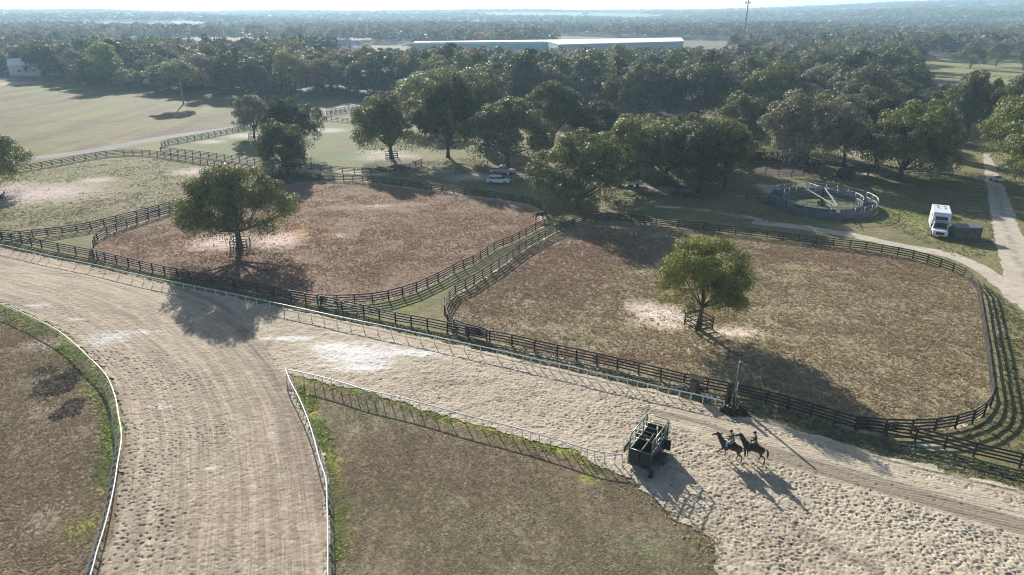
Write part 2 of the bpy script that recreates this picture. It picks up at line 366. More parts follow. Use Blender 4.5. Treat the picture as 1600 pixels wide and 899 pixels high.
# ------------------------------------------------------------------ racing surfaces
def dirt_mat(name, kind):
    q = NT(name); a = q.attr('across')
    n1 = q.noise(.09, 5, .6); n2 = q.noise(.9, 5, .65)
    if kind == 'main': c = q.mix(q.ramp(n1, .4, .62), (.41, .338, .250), (.365, .295, .218)); c = q.mix(q.ramp(n2, .45, .7), c, (.46, .385, .30))
    else: c = q.mix(q.ramp(n1, .4, .62), (.465, .395, .295), (.40, .332, .245)); c = q.mix(q.ramp(n2, .42, .7), c, (.53, .46, .35))
    rag = q.math('ADD', q.math('MULTIPLY', q.math('SUBTRACT', q.noise(.6, 6, .75), .5), 1.4), q.math('MULTIPLY', q.math('SUBTRACT', q.noise(6.0, 3, .6), .5), 1.0))
    c = q.mix(q.ramp(q.math('ADD', q.attr('white'), rag), -.05, 1.0 if kind != 'main' else 1.5), c, (.80, .77, .74))
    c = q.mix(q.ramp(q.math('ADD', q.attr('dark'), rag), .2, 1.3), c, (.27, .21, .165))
    if kind != 'main': c = q.mix(q.ramp(q.math('ADD', q.attr('rband'), q.math('MULTIPLY', rag, .25)), .05, .45), c, (.29, .245, .185))
    # combed lines left by the harrow, along the course
    comb = q.n('ShaderNodeCombineXYZ'); q.l(a, comb.inputs[0]); sep = q.n('ShaderNodeSeparateXYZ'); q.l(q.co(), sep.inputs[0])
    q.l(q.math('MULTIPLY', sep.outputs[1], .03), comb.inputs[1]); q.l(q.math('MULTIPLY', sep.outputs[0], .03), comb.inputs[2])
    l1 = q.noise(1.5, 6, .8, vec=comb.outputs[0]); l2 = q.noise(7.0, 3, .7, vec=comb.outputs[0])
    lv = q.ramp(q.math('ADD', q.math('MULTIPLY', l1, .65), q.math('MULTIPLY', l2, .35)), .42, .60, .74 if kind == 'main' else .90, 1.16 if kind == 'main' else 1.06)
    fnv = q.ramp(q.noise(9, 4, .8), .3, .7, .84, 1.14, False)
    q.l(q.scale(c, q.math('MULTIPLY', lv, fnv)), q.b.inputs['Base Color'])
    q.b.inputs['Roughness'].default_value = .95; q.b.inputs['Specular IOR Level'].default_value = .1
    wv = q.n('ShaderNodeVectorMath', operation='ADD'); nv = q.n('ShaderNodeTexNoise'); nv.inputs['Scale'].default_value = 2.5; q.l(q.co(), nv.inputs['Vector'])
    nvs = q.n('ShaderNodeVectorMath', operation='SCALE'); q.l(nv.outputs['Color'], nvs.inputs[0]); nvs.inputs['Scale'].default_value = .35
    q.l(q.co(), wv.inputs[0]); q.l(nvs.outputs[0], wv.inputs[1])
    h = q.math('ADD', q.math('MULTIPLY', q.noise(4.5, 5, .7), .07), q.math('MULTIPLY', q.noise(13, 4, .75), .04))
    h = q.math('ADD', h, q.math('MULTIPLY', l2, .03))
    q.bump(h, .6, 1.0)
    return q.m
chN = [(-300, 324), (-100, 367), (0, 388), (150, 421), (280, 448), (400, 473), (560, 507), (725, 543), (900, 584), (1030, 613), (1131, 641), (1165, 652), (1200, 657), (1258, 677), (1361, 709), (1416, 723), (1517, 747), (1600, 767), (1750, 803), (2000, 862)]
wN = PL(chN)
rk = PL([(1060, 655), (1131, 676), (1200, 700), (1300, 728), (1400, 757), (1500, 787), (1600, 818), (1800, 878)])
mainp = [(-300, 326), (0, 389), (150, 422), (280, 449), (345, 470), (395, 520), (440, 580), (455, 606), (466, 640), (478, 668), (489, 694), (499, 728), (505, 757), (508, 786), (509, 899), (506, 1000), (500, 1110), (40, 1110), (110, 1000), (156, 899), (164, 862), (173, 836), (181, 801),
         (189, 755), (193, 712), (194, 675), (190, 640), (182, 608), (170, 584), (152, 565), (136, 550), (117, 533), (92, 514), (65, 500), (33, 486), (0, 474), (-100, 449), (-300, 406)]
inf = ground_mat('infield turf left', (0.197, 0.146, 0.098), (0.227, 0.182, 0.113), fine=.40, big=.07, c3=(0.234, 0.163, 0.098), masks=[('lush', (0.249, 0.269, 0.057), .25, .85), ('dk', (0.113, 0.085, 0.065), .3, .9), ('lit', (0.362, 0.291, 0.223), .35, .95)], lump=(2.4, .10), tuft=(8, .06))
infl = [(-300, 408), (-100, 452), (0, 478), (33, 491), (65, 506), (92, 521), (117, 541), (136, 559), (152, 575), (166, 592), (174, 610), (180, 640), (184, 675), (184, 712), (180, 755), (172, 801), (164, 836), (155, 862), (146, 899), (100, 1000), (35, 1110), (-400, 1110)]
def expand(poly, d):
    n = len(poly); A_ = sum(poly[i][0] * poly[(i + 1) % n][1] - poly[(i + 1) % n][0] * poly[i][1] for i in range(n)); sg = 1 if A_ > 0 else -1; out = []
    for i in range(n):
        a, b, c = Vector(poly[i - 1]), Vector(poly[i]), Vector(poly[(i + 1) % n]); t = ((b - a).normalized() + (c - b).normalized())
        t = t.normalized() if t.length > .3 else (c - b).normalized(); out.append(tuple(b + Vector((t.y, -t.x)) * d * sg))
    return out
sheet('infield', expand(PL(infl), .8), .016, inf.m, 'brown and olive turf inside the curved white rail at lower left', jitter=.10, grid=.8,
      masks=dict(lush=[('line', PL(infl[2:13]), 1.1), ell(125, 830, 60, 90), ell(150, 770, 30, 60), ell(145, 600, 40, 50)], dk=[ell(90, 605, 75, 60), ell(110, 640, 50, 40), ell(60, 585, 40, 20)], lit=[ell(60, 540, 120, 30), ell(90, 790, 60, 160), ell(60, 640, 60, 60)]))
infr = [(450, 583), (456, 588), (492, 595), (525, 603), (572, 614), (617, 625), (659, 641), (703, 654), (746, 666), (800, 683), (837, 692), (886, 705), (930, 724), (975, 745), (1002, 766), (1030, 792), (1060, 818), (1090, 832), (1110, 845), (1120, 860), (1124, 892), (1135, 940), (1150, 1110), (511, 1110), (514, 899), (513, 790), (511, 757), (505, 728), (495, 694), (484, 668), (472, 640), (460, 606)]
infR = ground_mat('infield turf right', (0.193, 0.146, 0.098), (0.203, 0.177, 0.107), fine=.36, big=.05, c3=(0.211, 0.146, 0.093), masks=[('lush', (0.278, 0.284, 0.050), .25, .85), ('lit', (0.302, 0.249, 0.173), .4, 1.0), ('grn', (0.178, 0.186, 0.101), .3, 1.1)], lump=(2.4, .09), tuft=(8, .06), streak=(1.266, 1.398, 0.149))
sheet('infield', expand(PL(infr), .8), .020, infR.m, 'brown turf wedge inside the V of the white rails', jitter=.10, grid=.8,
      masks=dict(lush=[('line', PL(infr[1:13]), .9), ('line', PL([(470, 610), (490, 660), (510, 710), (525, 760)]), .9), ell(540, 850, 36, 90), ell(520, 830, 24, 60), ell(925, 750, 60, 20)], lit=[ell(560, 660, 60, 60), ell(700, 690, 60, 30)], grn=[ell(1000, 860, 300, 90), ell(560, 650, 120, 60), ell(700, 850, 200, 80)]))

# relief of the two dirt surfaces: hoofprints, harrow combing and raked borders, real height in the mesh
def lattice_noise(x, y, cell, seed):
    r = np.random.default_rng(seed); G = r.uniform(-1, 1, (256, 256)); u = x / cell; v = y / cell; iu = np.floor(u).astype(int); iv = np.floor(v).astype(int); fu = u - iu; fv = v - iv
    fu = fu * fu * (3 - 2 * fu); fv = fv * fv * (3 - 2 * fv); g = lambda a, b: G[a % 256, b % 256]
    return (g(iu, iv) * (1 - fu) + g(iu + 1, iv) * fu) * (1 - fv) + (g(iu, iv + 1) * (1 - fu) + g(iu + 1, iv + 1) * fu) * fv
def pits(x, y, cell, rad, seed, prob=.85):
    r = np.random.default_rng(seed); T = r.uniform(0, 1, (256, 256, 5)); iu = np.floor(x / cell).astype(int); iv = np.floor(y / cell).astype(int); h = np.zeros(len(x))
    for a in (-1, 0, 1):
        for b in (-1, 0, 1):
            t = T[(iu + a) % 256, (iv + b) % 256]; cx = (iu + a + t[:, 0]) * cell; cy_ = (iv + b + t[:, 1]) * cell; an = t[:, 2] * 3.14; dx = x - cx; dy = y - cy_
            an = an * .55 - 1.35; p = (dx * np.cos(an) + dy * np.sin(an)) / (rad * (.9 + 1.1 * t[:, 3])); q = (-dx * np.sin(an) + dy * np.cos(an)) / (rad * .72); d = np.sqrt(p * p + q * q)
            on = (t[:, 4] < prob * (.8 + .45 * lattice_noise(cx, cy_, 1.7, seed + 50))); h = np.minimum(h, np.where(on, -np.clip(1.3 - d, 0, 1) ** .6, 0)) + np.where(on, .10 * np.exp(-((d - 1.35) / .3) ** 2), 0)
    return h
def relief_sheet(name, poly, holes, z0, hfun, mat, label, masks, line, cells=((0, 62, .075), (62, 84, .11), (84, 260, .25))):
    Vs, Fs, off = [], [], 0
    poly = [tuple(p) for p in poly]
    # everything a step beyond the frame gets the fine grid; nothing is drawn far outside it
    xs = [p[0] for p in poly]; ys = [p[1] for p in poly]
    for y0, y1, c in cells:
        a, b = max(min(ys), y0, 22), min(max(ys), y1)
        if b <= a: continue
        gy = np.arange(math.floor(a / c) * c, b, c); gx = np.arange(math.floor(max(min(xs), -b * .98 - 14) / c) * c, min(max(xs), b * .98 + 14), c)
        X, Y = np.meshgrid(gx, gy); cx = X[:-1, :-1].ravel() + c / 2; cyy = Y[:-1, :-1].ravel() + c / 2
        j1 = lattice_noise(cx, cyy, 1.6, 35) * .32 + lattice_noise(cx, cyy, .5, 5) * .2 + lattice_noise(cx, cyy, .17, 6) * .1; j2 = lattice_noise(cx, cyy, 1.6, 36) * .32 + lattice_noise(cx, cyy, .5, 7) * .2 + lattice_noise(cx, cyy, .17, 8) * .1
        C = np.stack([cx + j1, cyy + j2], 1); ok = in_poly(C, poly)
        for h in holes: ok[ok] &= ~in_poly(C[ok], h)
        nx = X.shape[1]; idx = np.nonzero(ok)[0]; r, k = np.divmod(idx, nx - 1); v0 = r * nx + k; Fq = np.stack([v0, v0 + 1, v0 + nx + 1, v0 + nx], 1)
        used = np.unique(Fq); remap = np.full(X.size, -1); remap[used] = np.arange(len(used)); Vs.append(np.stack([X.ravel()[used], Y.ravel()[used]], 1)); Fs.append(remap[Fq] + off); off += len(used)
    V = np.vstack(Vs); F = np.vstack(Fs)
    ac = np.empty(len(V))
    for k in range(0, len(V), 100000): ac[k:k + 100000] = seg_dist(V[k:k + 100000], line)
    A = dict(across=ac)
    for nm, ells in masks.items():
        val = np.full(len(V), -1.0)
        for e in ells:
            if e[0] == 'line': val = np.maximum(val, 1 - seg_dist(V, e[1]) / e[2])
            else:
                ex, ey, rx, ry, rot = e; val = np.maximum(val, 1 - np.hypot((V[:, 0] - ex) / rx, (V[:, 1] - ey) / ry))
        A[nm] = val
    Z = hfun(V[:, 0], V[:, 1], A); me = mesh_np(name, np.column_stack([V, z0 + Z]), F, True)
    for nm, arr in A.items():
        at = me.attributes.new(nm, 'FLOAT', 'POINT'); at.data.foreach_set('value', arr.astype(np.float32))
    me.materials.append(mat); o = bpy.data.objects.new(name, me); COL.objects.link(o); tag(o, label, None, None, 'structure'); print(name, len(F)); return o
def comb(ac, seed, w1):
    r = np.random.default_rng(seed); G = r.uniform(-1, 1, 4096); u = ac / w1; i = np.floor(u).astype(int); f = u - i; return G[i % 4096] * (1 - f) + G[(i + 1) % 4096] * f
def h_chute(x, y, A):
    rk_ = np.clip((A['raked'] + .25 * lattice_noise(x, y, .6, 12)) / .25, 0, 1); soft = np.clip((A['white'] + .1) / .4, 0, 1)
    am = (.85 + .3 * lattice_noise(x, y, 3.5, 3)) * (1 - .6 * soft)
    far = np.clip((x - 2) / 16, 0, 1); am = am * (.55 + .55 * far)
    h = (pits(x, y, .30, .072, 1, .85) * .10 + pits(x, y, .23, .052, 2, .7) * .07 + pits(x, y, .8, .12, 14, .4) * .05) * am * (1 - rk_)
    h += pits(x, y, .9, .11, 4, .45) * .05 * rk_
    h += .026 * lattice_noise(x, y, .14, 9) * (1 - .5 * rk_) + .030 * lattice_noise(x, y, .5, 10) * (1 - rk_) + .02 * lattice_noise(x, y, 2.2, 11)
    h += (.012 * np.sin((x * .35 + y * .94) * 2 * math.pi / .30 + 2 * lattice_noise(x, y, 2.0, 13)) + .022 * comb(A['across'], 4, .22)) * rk_
    h += .045 * np.exp(-((A['across'] - .35) / .18) ** 2)
    return h
def h_main(x, y, A):
    a = A['across']; inner = np.clip((11.0 - a) / 6, 0.10, 1) * (.75 + .5 * lattice_noise(x, y, 4, 23))
    h = (pits(x, y, .40, .09, 21, .75) * .085 + pits(x, y, .26, .06, 22, .5) * .04) * inner
    h += .016 * lattice_noise(x, y, .15, 24) + .018 * lattice_noise(x, y, .4, 25) + (.014 * comb(a, 26, .18) + .020 * comb(a, 27, .9)) * (.6 + .4 * lattice_noise(x, y, 3, 28))
    h += .06 * np.exp(-((a - .45) / .22) ** 2)
    return h
pI, pR, pM = PL(infl), PL(infr), PL(mainp)
relief_sheet('dirt_track', wN + PL([(2000, 1500), (1300, 1500), (900, 1300), (480, 1100), (440, 620), (300, 520), (-300, 420)]), [pI, pR, pM], .085, h_chute, dirt_mat('deep sand', 'chute'),
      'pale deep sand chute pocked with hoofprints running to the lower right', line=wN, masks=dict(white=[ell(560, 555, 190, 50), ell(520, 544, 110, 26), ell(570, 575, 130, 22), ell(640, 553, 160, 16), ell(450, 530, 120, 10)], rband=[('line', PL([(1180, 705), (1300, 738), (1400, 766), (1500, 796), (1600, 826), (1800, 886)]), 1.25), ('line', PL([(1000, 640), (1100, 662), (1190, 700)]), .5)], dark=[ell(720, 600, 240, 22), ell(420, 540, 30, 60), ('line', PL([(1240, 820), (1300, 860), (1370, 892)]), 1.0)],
                 raked=[('line', rk, 2.2), ('line', wN, 1.2)]))
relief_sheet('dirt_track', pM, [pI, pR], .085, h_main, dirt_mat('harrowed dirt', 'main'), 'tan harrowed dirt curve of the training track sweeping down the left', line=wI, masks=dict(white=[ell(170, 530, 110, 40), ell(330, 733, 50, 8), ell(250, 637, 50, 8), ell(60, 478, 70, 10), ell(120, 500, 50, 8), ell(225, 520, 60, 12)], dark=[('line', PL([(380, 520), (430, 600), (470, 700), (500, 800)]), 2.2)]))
# ------------------------------------------------------------------ roads
sr = ground_mat('sand road', (.50, .44, .36), (.44, .385, .31), fine=.16, big=.2, c3=(.36, .32, .25), masks=[('mid', (.30, .27, .19), .55, 1.0)], lump=(1.5, .05), tuft=(8, .03))
roadp = PL([(1539, 272), (1543, 300), (1548, 340), (1558, 390), (1571, 440), (1590, 475), (1640, 540), (1720, 620), (1790, 600), (1700, 500), (1640, 440), (1612, 400), (1594, 360), (1580, 320), (1568, 290), (1560, 272), (1552, 255), (1546, 240), (1538, 240), (1537, 255)])
sheet('sand_road', roadp, .012, sr.m, 'pale sand road with wheel ruts down the right side', jitter=.2, grid=1.2, masks=dict(mid=[('line', PL([(1550, 272), (1560, 310), (1574, 360), (1590, 410), (1615, 460)]), .9)]))
def strip(line, wd):
    L = [Vector(p) for p in catmull(line, 4)]; a = []; b = []
    for i, p in enumerate(L):
        d = (L[min(i + 1, len(L) - 1)] - L[max(i - 1, 0)]).normalized(); n = Vector((-d.y, d.x)); a.append(tuple(p + n * wd / 2)); b.append(tuple(p - n * wd / 2))
    return a + b[::-1]
sheet('path', strip(PL([(1175, 347), (1230, 353), (1275, 359), (1340, 370), (1400, 383), (1460, 394), (1500, 404), (1540, 425), (1575, 452), (1600, 476)]), 2.6), .024, sr.m, 'narrow sand path following the outside of the right paddock', jitter=.25, grid=1.0,
      masks=dict(mid=[(0, 0, 1, 1, 0)]))
gr = ground_mat('grey road', (.24, .235, .23), (.20, .20, .195), fine=.1, big=.1, lump=(1, .02), tuft=(6, .02))
sheet('road', strip(PL([(-320, 292), (-60, 262), (47, 248.5), (120, 239), (180, 230), (250, 216), (345, 203), (430, 189), (500, 173), (580, 161), (660, 150), (760, 142)]), 5.0), .020, gr.m, 'grey farm road running up behind the left paddocks', jitter=.1, grid=2.5)
#@@OBJECTS
# ------------------------------------------------------------------ materials of things
def wood_mat(name, c, rough=.55, grain=.3):
    q = NT(name); v = q.ramp(q.noise(1.1, 5, .7), .3, .7, 1 - grain, 1 + grain); rgb = q.n('ShaderNodeRGB'); rgb.outputs[0].default_value = (*c, 1)
    q.l(q.scale(rgb.outputs[0], v), q.b.inputs['Base Color']); q.b.inputs['Roughness'].default_value = rough; q.b.inputs['Specular IOR Level'].default_value = .25
    q.bump(q.noise(14, 3, .7), .01, .6); return q.m
M_black = wood_mat('black fence board', (.048, .041, .038), .62, .4)
M_brownw = wood_mat('brown weathered board', (.085, .055, .042), .6)
M_greyw = wood_mat('grey weathered board', (.15, .145, .135), .7)
M_white = plain('white rail pvc', (.66, .66, .65), .35, var=.08)
M_galv = plain('galvanised steel', (.30, .315, .33), .5, .6, .12)
M_panel = plain('grey sheet panel', (.13, .145, .175), .5, .2, .2)
M_green = plain('dark green gate paint', (.022, .034, .028), .45, .1, .3)
M_pipe = plain('grey green pipe', (.20, .23, .20), .35, .5, .2)
M_rubber = plain('rubber', (.02, .02, .02), .7)
M_glass = plain('dark window glass', (.02, .026, .033), .08, 0, .05, spec=.8)
M_bark = wood_mat('oak bark', (.085, .075, .065), .9, .35)
M_barkp = wood_mat('pine bark', (.30, .26, .22), .9, .3)
M_carw = plain('white car paint', (.72, .75, .78), .22, 0, .02)
M_cars = plain('silver car paint', (.42, .44, .46), .25, .4, .02)
M_cart = plain('tan car paint', (.24, .20, .155), .3, .2, .02)
M_card = plain('dark car paint', (.018, .018, .02), .25, .1, .02)
M_chrome = plain('bright trim', (.6, .6, .6), .2, .9, .02)
M_lamp = plain('lamp glass', (.75, .75, .7), .15, 0, .02)

# ------------------------------------------------------------------ fences
_pm = {}
def fence(label, line, group=None, step=2.44, H=1.3, mat=M_black, post=(.13, .13), rails=(.28, .59, .90, 1.21), bw=(.035, .15), cat='fence', name='board_fence', side=1):
    pts = resample(line, step); c = pts[len(pts) // 2]
    root = thing(name, (c.x, c.y, 0), 0, label, cat, group)
    key = (post, H, mat.name)
    if key not in _pm:
        m = MB().box((0, 0, H / 2 - .1), (post[0], post[1], H + .2)); _pm[key] = m.mesh('post'); _pm[key].materials.append(mat)
    order = sorted(range(len(pts)), key=lambda i: pts[i].length); keep = set(order[:100]); rest = MB()
    lean = random.Random(len(pts))
    for i, p in enumerate(pts):
        d = (pts[min(i + 1, len(pts) - 1)] - pts[max(i - 1, 0)]); rz = math.atan2(d.y, d.x)
        if i in keep:
            o = bpy.data.objects.new('post', _pm[key]); COL.objects.link(o); o.parent = root; o.location = (p.x - c.x, p.y - c.y, lean.uniform(-.03, .03)); o.rotation_euler = (lean.gauss(0, .015), lean.gauss(0, .015), rz)
        else: rest.box((p.x - c.x, p.y - c.y, H / 2), (post[0], post[1], H), rz)
    if rest.v: o = part('post', rest, mat, root); o['kind'] = 'stuff'
    for h in rails:
        m = MB()
        for i in range(len(pts) - 1):
            a, b = pts[i], pts[i + 1]; d = b - a
            if d.length < .05: continue
            n = Vector((-d.y, d.x)).normalized() * (post[1] / 2 + bw[0] / 2 + .004) * side; e = d.normalized() * .02
            j1, j2 = lean.gauss(0, .014), lean.gauss(0, .014)
            m.beam((a.x + n.x - c.x - e.x * (i % 2), a.y + n.y - c.y - e.y * (i % 2), h + j1), (b.x + n.x - c.x - e.x * 1.2, b.y + n.y - c.y - e.y * 1.2, h + j2), bw[0] + (i % 2) * .004, bw[1])
        part('rail', m, mat, root)
    return root
def clip_line(L, y0=-1e9): return L
fence('long black four board fence running beside the white track rail', resample(wA, 4), 'black board fences')
fence('black board fence looping round the reddish brown middle paddock', wP2, 'black board fences')
fence('black board fence looping round the right paddock and bending down its far side', wP3, 'black board fences')
fence('black board fence along the far side of the left and middle paddocks', wC, 'black board fences')
fence('black board fence along the lower edge of the green field', wDL, 'black board fences')
fence('black board fence following the grey road above the green field', wDU[1:], 'black board fences')
fence('black board fence crossing at the left below the olive paddock', wDIV, 'black board fences')
fence('dark board fence behind the horse walker under the oaks', wK, 'black board fences')
fence('small brown paddock fence beside the grey road by the far trees', PL([(575, 166), (540, 170), (508, 175), (509, 181), (535, 184), (575, 189), (620, 193)], 1.3), 'distant fences', mat=M_brownw, rails=(.4, .8, 1.2))
fence('pale fence on the far side of the grey road by the trees', PL([(510, 172), (545, 166), (580, 159), (620, 155)], 1.3), 'distant fences', mat=M_greyw, rails=(.5, 1.15))
fence('short brown fence glimpsed behind the row of oaks', PL([(1128, 193), (1145, 186), (1165, 187), (1190, 195)], 1.3), 'distant fences', mat=M_brownw)
fence('dark fence round the far sunlit pasture at upper right', PL([(1457, 103), (1500, 104), (1560, 107), (1640, 110)], 1.3), 'distant fences', mat=M_black, rails=(.5, 1.15), step=4)
fence('second dark fence across the far sunlit pasture at upper right', PL([(1462, 112), (1520, 115), (1590, 120), (1660, 124)], 1.3), 'distant fences', mat=M_black, rails=(.5, 1.15), step=4)
fence('grey fence along the tree line beside the pale yard at far left', PL([(-40, 114), (20, 117), (70, 121), (85, 121)], 1.6), 'distant fences', mat=M_greyw, rails=(.4, .8, 1.2, 1.5), step=4)
fence('short dark gate panel standing left of the horse walker', PL([(1167, 300), (1185, 302), (1203, 307)], 1.4), 'black board fences', H=1.5, rails=(.3, .6, .9, 1.2, 1.45), bw=(.04, .06), cat='gate', name='field_gate')

# white running rails
def running_rail(label, line, H=.95, step=2.6, goose=0.0, side=1, start_end=True):
    pts = resample(catmull(line, 3), step); c = pts[len(pts) // 2]
    root = thing('running_rail', (c.x, c.y, 0), 0, label, 'railing', 'white running rails')
    m = MB(); m.tube([(p.x - c.x, p.y - c.y, H) for p in resample(catmull(line, 5), .8)], .052, 8); part('rail', m, M_white, root, smooth=True)
    key = ('rr', goose, H)
    if key not in _pm:
        mm = MB()
        if goose: mm.tube([(0, -goose, -.1), (0, -goose, H * .35), (0, -goose * .85, H * .62), (0, -goose * .45, H * .86), (0, 0, H - .03)], .033, 6)
        else: mm.tube([(0, 0, -.1), (0, 0, H - .02)], .042, 6)
        _pm[key] = mm.mesh('post', True); _pm[key].materials.append(M_white)
    for i, p in enumerate(pts):
        d = (pts[min(i + 1, len(pts) - 1)] - pts[max(i - 1, 0)]); rz = math.atan2(d.y, d.x) + (0 if side > 0 else math.pi)
        o = bpy.data.objects.new('post', _pm[key]); COL.objects.link(o); o.parent = root; o.location = (p.x - c.x, p.y - c.y, random.uniform(-.02, .0)); o.rotation_euler = (random.gauss(0, .015), random.gauss(0, .02), rz)
    return root
running_rail('straight white running rail between the track and the long black fence', wH, .95)
running_rail('curved white running rail on bent posts round the lower left infield', wI, 1.0, 2.4, .55, 1)
running_rail('white running rail along the chute side of the brown wedge', wJR, 1.0, 2.7)
running_rail('white running rail along the curve side of the brown wedge', wJL, 1.0, 2.2, .3, -1)

# ------------------------------------------------------------------ trees
def leaf_mat():
    q = NT('leaves'); oi = q.n('ShaderNodeObjectInfo'); pos = q.n('ShaderNodeTexCoord').outputs['Object']
    v = q.ramp(q.noise(.7, 4, .7, vec=pos), .34, .66, .5, 1.6, False); v2 = q.ramp(q.noise(3.5, 2, .5, vec=pos), .3, .7, .75, 1.3, False)
    c = q.scale(oi.outputs['Color'], q.math('MULTIPLY', v, v2)); q.l(c, q.b.inputs['Base Color']); q.b.inputs['Roughness'].default_value = .58; q.b.inputs['Specular IOR Level'].default_value = .17
    tr = q.n('ShaderNodeBsdfTranslucent'); q.l(q.mix(1.0, c, (1.25, 1.35, .55), 'MULTIPLY'), tr.inputs[0])
    mx = q.n('ShaderNodeMixShader'); mx.inputs[0].default_value = .17; q.l(q.b.outputs[0], mx.inputs[1]); q.l(tr.outputs[0], mx.inputs[2]); q.l(mx.outputs[0], q.out.inputs[0]); return q.m
M_leaf = leaf_mat()
def unit(v): return v / np.maximum(np.linalg.norm(v, axis=1, keepdims=True), 1e-9)
def leaf_quads(pos, nrm, size, rng, elong=1.35, droop=0.0):
    n = len(pos); a = unit(rng.normal(size=(n, 3)))
    if droop: a = unit(a * (1 - droop) + np.array([0, 0, -1]) * droop * 2)
    u = unit(a - nrm * np.sum(a * nrm, 1, keepdims=True)); v = np.cross(nrm, u); s = size[:, None]
    f = nrm * s * rng.uniform(-.25, .25, (n, 1))
    V = np.stack([pos - u * s * elong * .5, pos + v * s * .42 + f, pos + u * s * elong * .5, pos - v * s * .42 + f], 1).reshape(-1, 3)
    return V, np.arange(n * 4).reshape(-1, 4)
def crown_points(rng, H, R, z0, nclump, nleaf, leaf, bias=.45, taper=0.0, flat=.75, lobes=True, rr=(.17, .33), wob=.25):
    """clumps through an uneven dome, then leaves on the clumps"""
    d = unit(rng.normal(size=(nclump * 4, 3))); d = d[d[:, 2] > -.55][:nclump]; n = len(d)
    ph = rng.uniform(0, 6.28, 4); ang = np.arctan2(d[:, 1], d[:, 0])
    lob = 1 + wob * (.5 * np.sin(2 * ang + ph[0]) + .35 * np.sin(3 * ang + ph[1]) + .35 * np.sin(5 * ang + ph[2] + d[:, 2] * 3))
    k = rng.uniform(.35, 1.12, n) ** .45
    zc = z0 + (H - z0) * .42; rz = (H - z0) * .58 * flat / .75
    rcl = R * rng.uniform(rr[0], rr[1], n)
    C = np.column_stack([d[:, 0] * (R - rcl * .8) * k * lob, d[:, 1] * (R - rcl * .8) * k * lob, zc + d[:, 2] * (rz - rcl * .6) * k])
    C[:, 2] = np.maximum(C[:, 2], z0 + rcl * .3 + rng.uniform(0, .12, n) * H)
    C[:, :2] -= (C[:, :2].max(0) + C[:, :2].min(0)) / 2
    tp = 1 + taper * (.35 - (C[:, 2] - z0) / (H - z0)); C[:, :2] *= tp[:, None]; rcl = rcl * (.6 + .4 * tp)
    w_ = rcl ** 2; idx = rng.choice(n, nleaf, p=w_ / w_.sum())
    e = rng.normal(size=(nleaf, 3)); e[:, 2] += bias * .8; e = unit(e)
    ax = e * rcl[idx][:, None] * np.array([1.0, 1.0, .78]) * (rng.uniform(.25, 1.12, (nleaf, 1)) ** .40)
    pos = C[idx] + ax; nrm = unit(e + rng.normal(size=(nleaf, 3)) * .5)
    return C, rcl, pos, nrm
def tree_proto(seed, H=14, R=8, z0=3.0, nclump=70, nleaf=4500, leaf=.5, trunk_r=.42, bend=.3, droop=0.0, flat=.75, rr=(.17, .33), bark=None, wob=.25, skirt=0, limbs=7, taper=.15):
    rng = np.random.default_rng(seed)
    C, rcl, pos, nrm = crown_points(rng, H, R, z0, nclump, nleaf, leaf, flat=flat, rr=rr, wob=wob, taper=taper)
    size = leaf * rng.uniform(.55, 1.35, len(pos)); V, F = leaf_quads(pos, nrm, size, rng, droop=droop)
    if skirt:
        a = rng.uniform(0, 6.28, skirt); k = R * rng.uniform(.45, .93, skirt); p = np.column_stack([np.cos(a) * k, np.sin(a) * k, z0 + .9 + rng.uniform(-1, .9, skirt) * (1.0 - .45 * np.sin(a * 5 + seed) - .3 * np.sin(a * 11 + 2 * seed))])
        V2, F2 = leaf_quads(p, unit(rng.normal(size=(skirt, 3)) * [1, 1, .2]), leaf * rng.uniform(.45, 1.0, skirt), rng, 1.5, .7)
        F = np.vstack([F, F2 + len(V)]); V = np.vstack([V, V2])
    crown = mesh_np('crown', V, F); crown.materials.append(M_leaf)
    m = MB(); bx, by = rng.normal(size=2) * bend
    top = Vector((bx, by, z0 + (H - z0) * .35)); base = Vector((0, 0, -.2))
    m.tube([base, (bx * .1, by * .1, .35), (bx * .35, by * .35, z0 * .6), (bx * .7, by * .7, z0 * 1.05), top], [trunk_r * 1.7, trunk_r * 1.1, trunk_r * .9, trunk_r * .75, trunk_r * .35], 9)
    order = rng.permutation(len(C))[:limbs * 2]
    for q, ci in enumerate(order):
        c = Vector(C[ci]); t = rng.uniform(.45, 1.0); s = Vector((bx * t * .8, by * t * .8, z0 * (.75 + .35 * t))); mid = s.lerp(c, .5) + Vector((0, 0, -.06 * R)) + Vector(rng.normal(size=3) * .25)
        r0 = trunk_r * (.42 if q < limbs else .25); m.tube([s, mid, c], [r0, r0 * .65, r0 * .22], 6)
    tm = m.mesh('trunk', True); tm.materials.append(bark or M_bark)
    return dict(H=H, R=R, crown=crown, trunk=tm)
OLIVE = (.095, .102, .042); DARK = (.066, .074, .035); GREY = (.165, .162, .125); BRIGHT = (.165, .170, .045); LIGHT = (.150, .165, .060); ORANGE = (.27, .150, .065); BLUISH = (.078, .090, .048)
def put_tree(pr, x, y, h, wd, color, label, group=None, rz=None, name='oak_tree', z=0.0):
    color = (color[0] * 1.22 + .008, color[1] * 1.20 + .008, color[2] * 1.18 + .008)
    o = thing(name, (x, y, z), random.uniform(0, 6.28) if rz is None else rz, label, 'tree', group)
    s = (wd / (2 * pr['R']), wd / (2 * pr['R']), h / pr['H'])
    for nm in ('trunk', 'crown'):
        c = bpy.data.objects.new(nm, pr[nm]); COL.objects.link(c); c.parent = o; c.scale = s
        if nm == 'crown': c.color = (*color, 1)
    return o
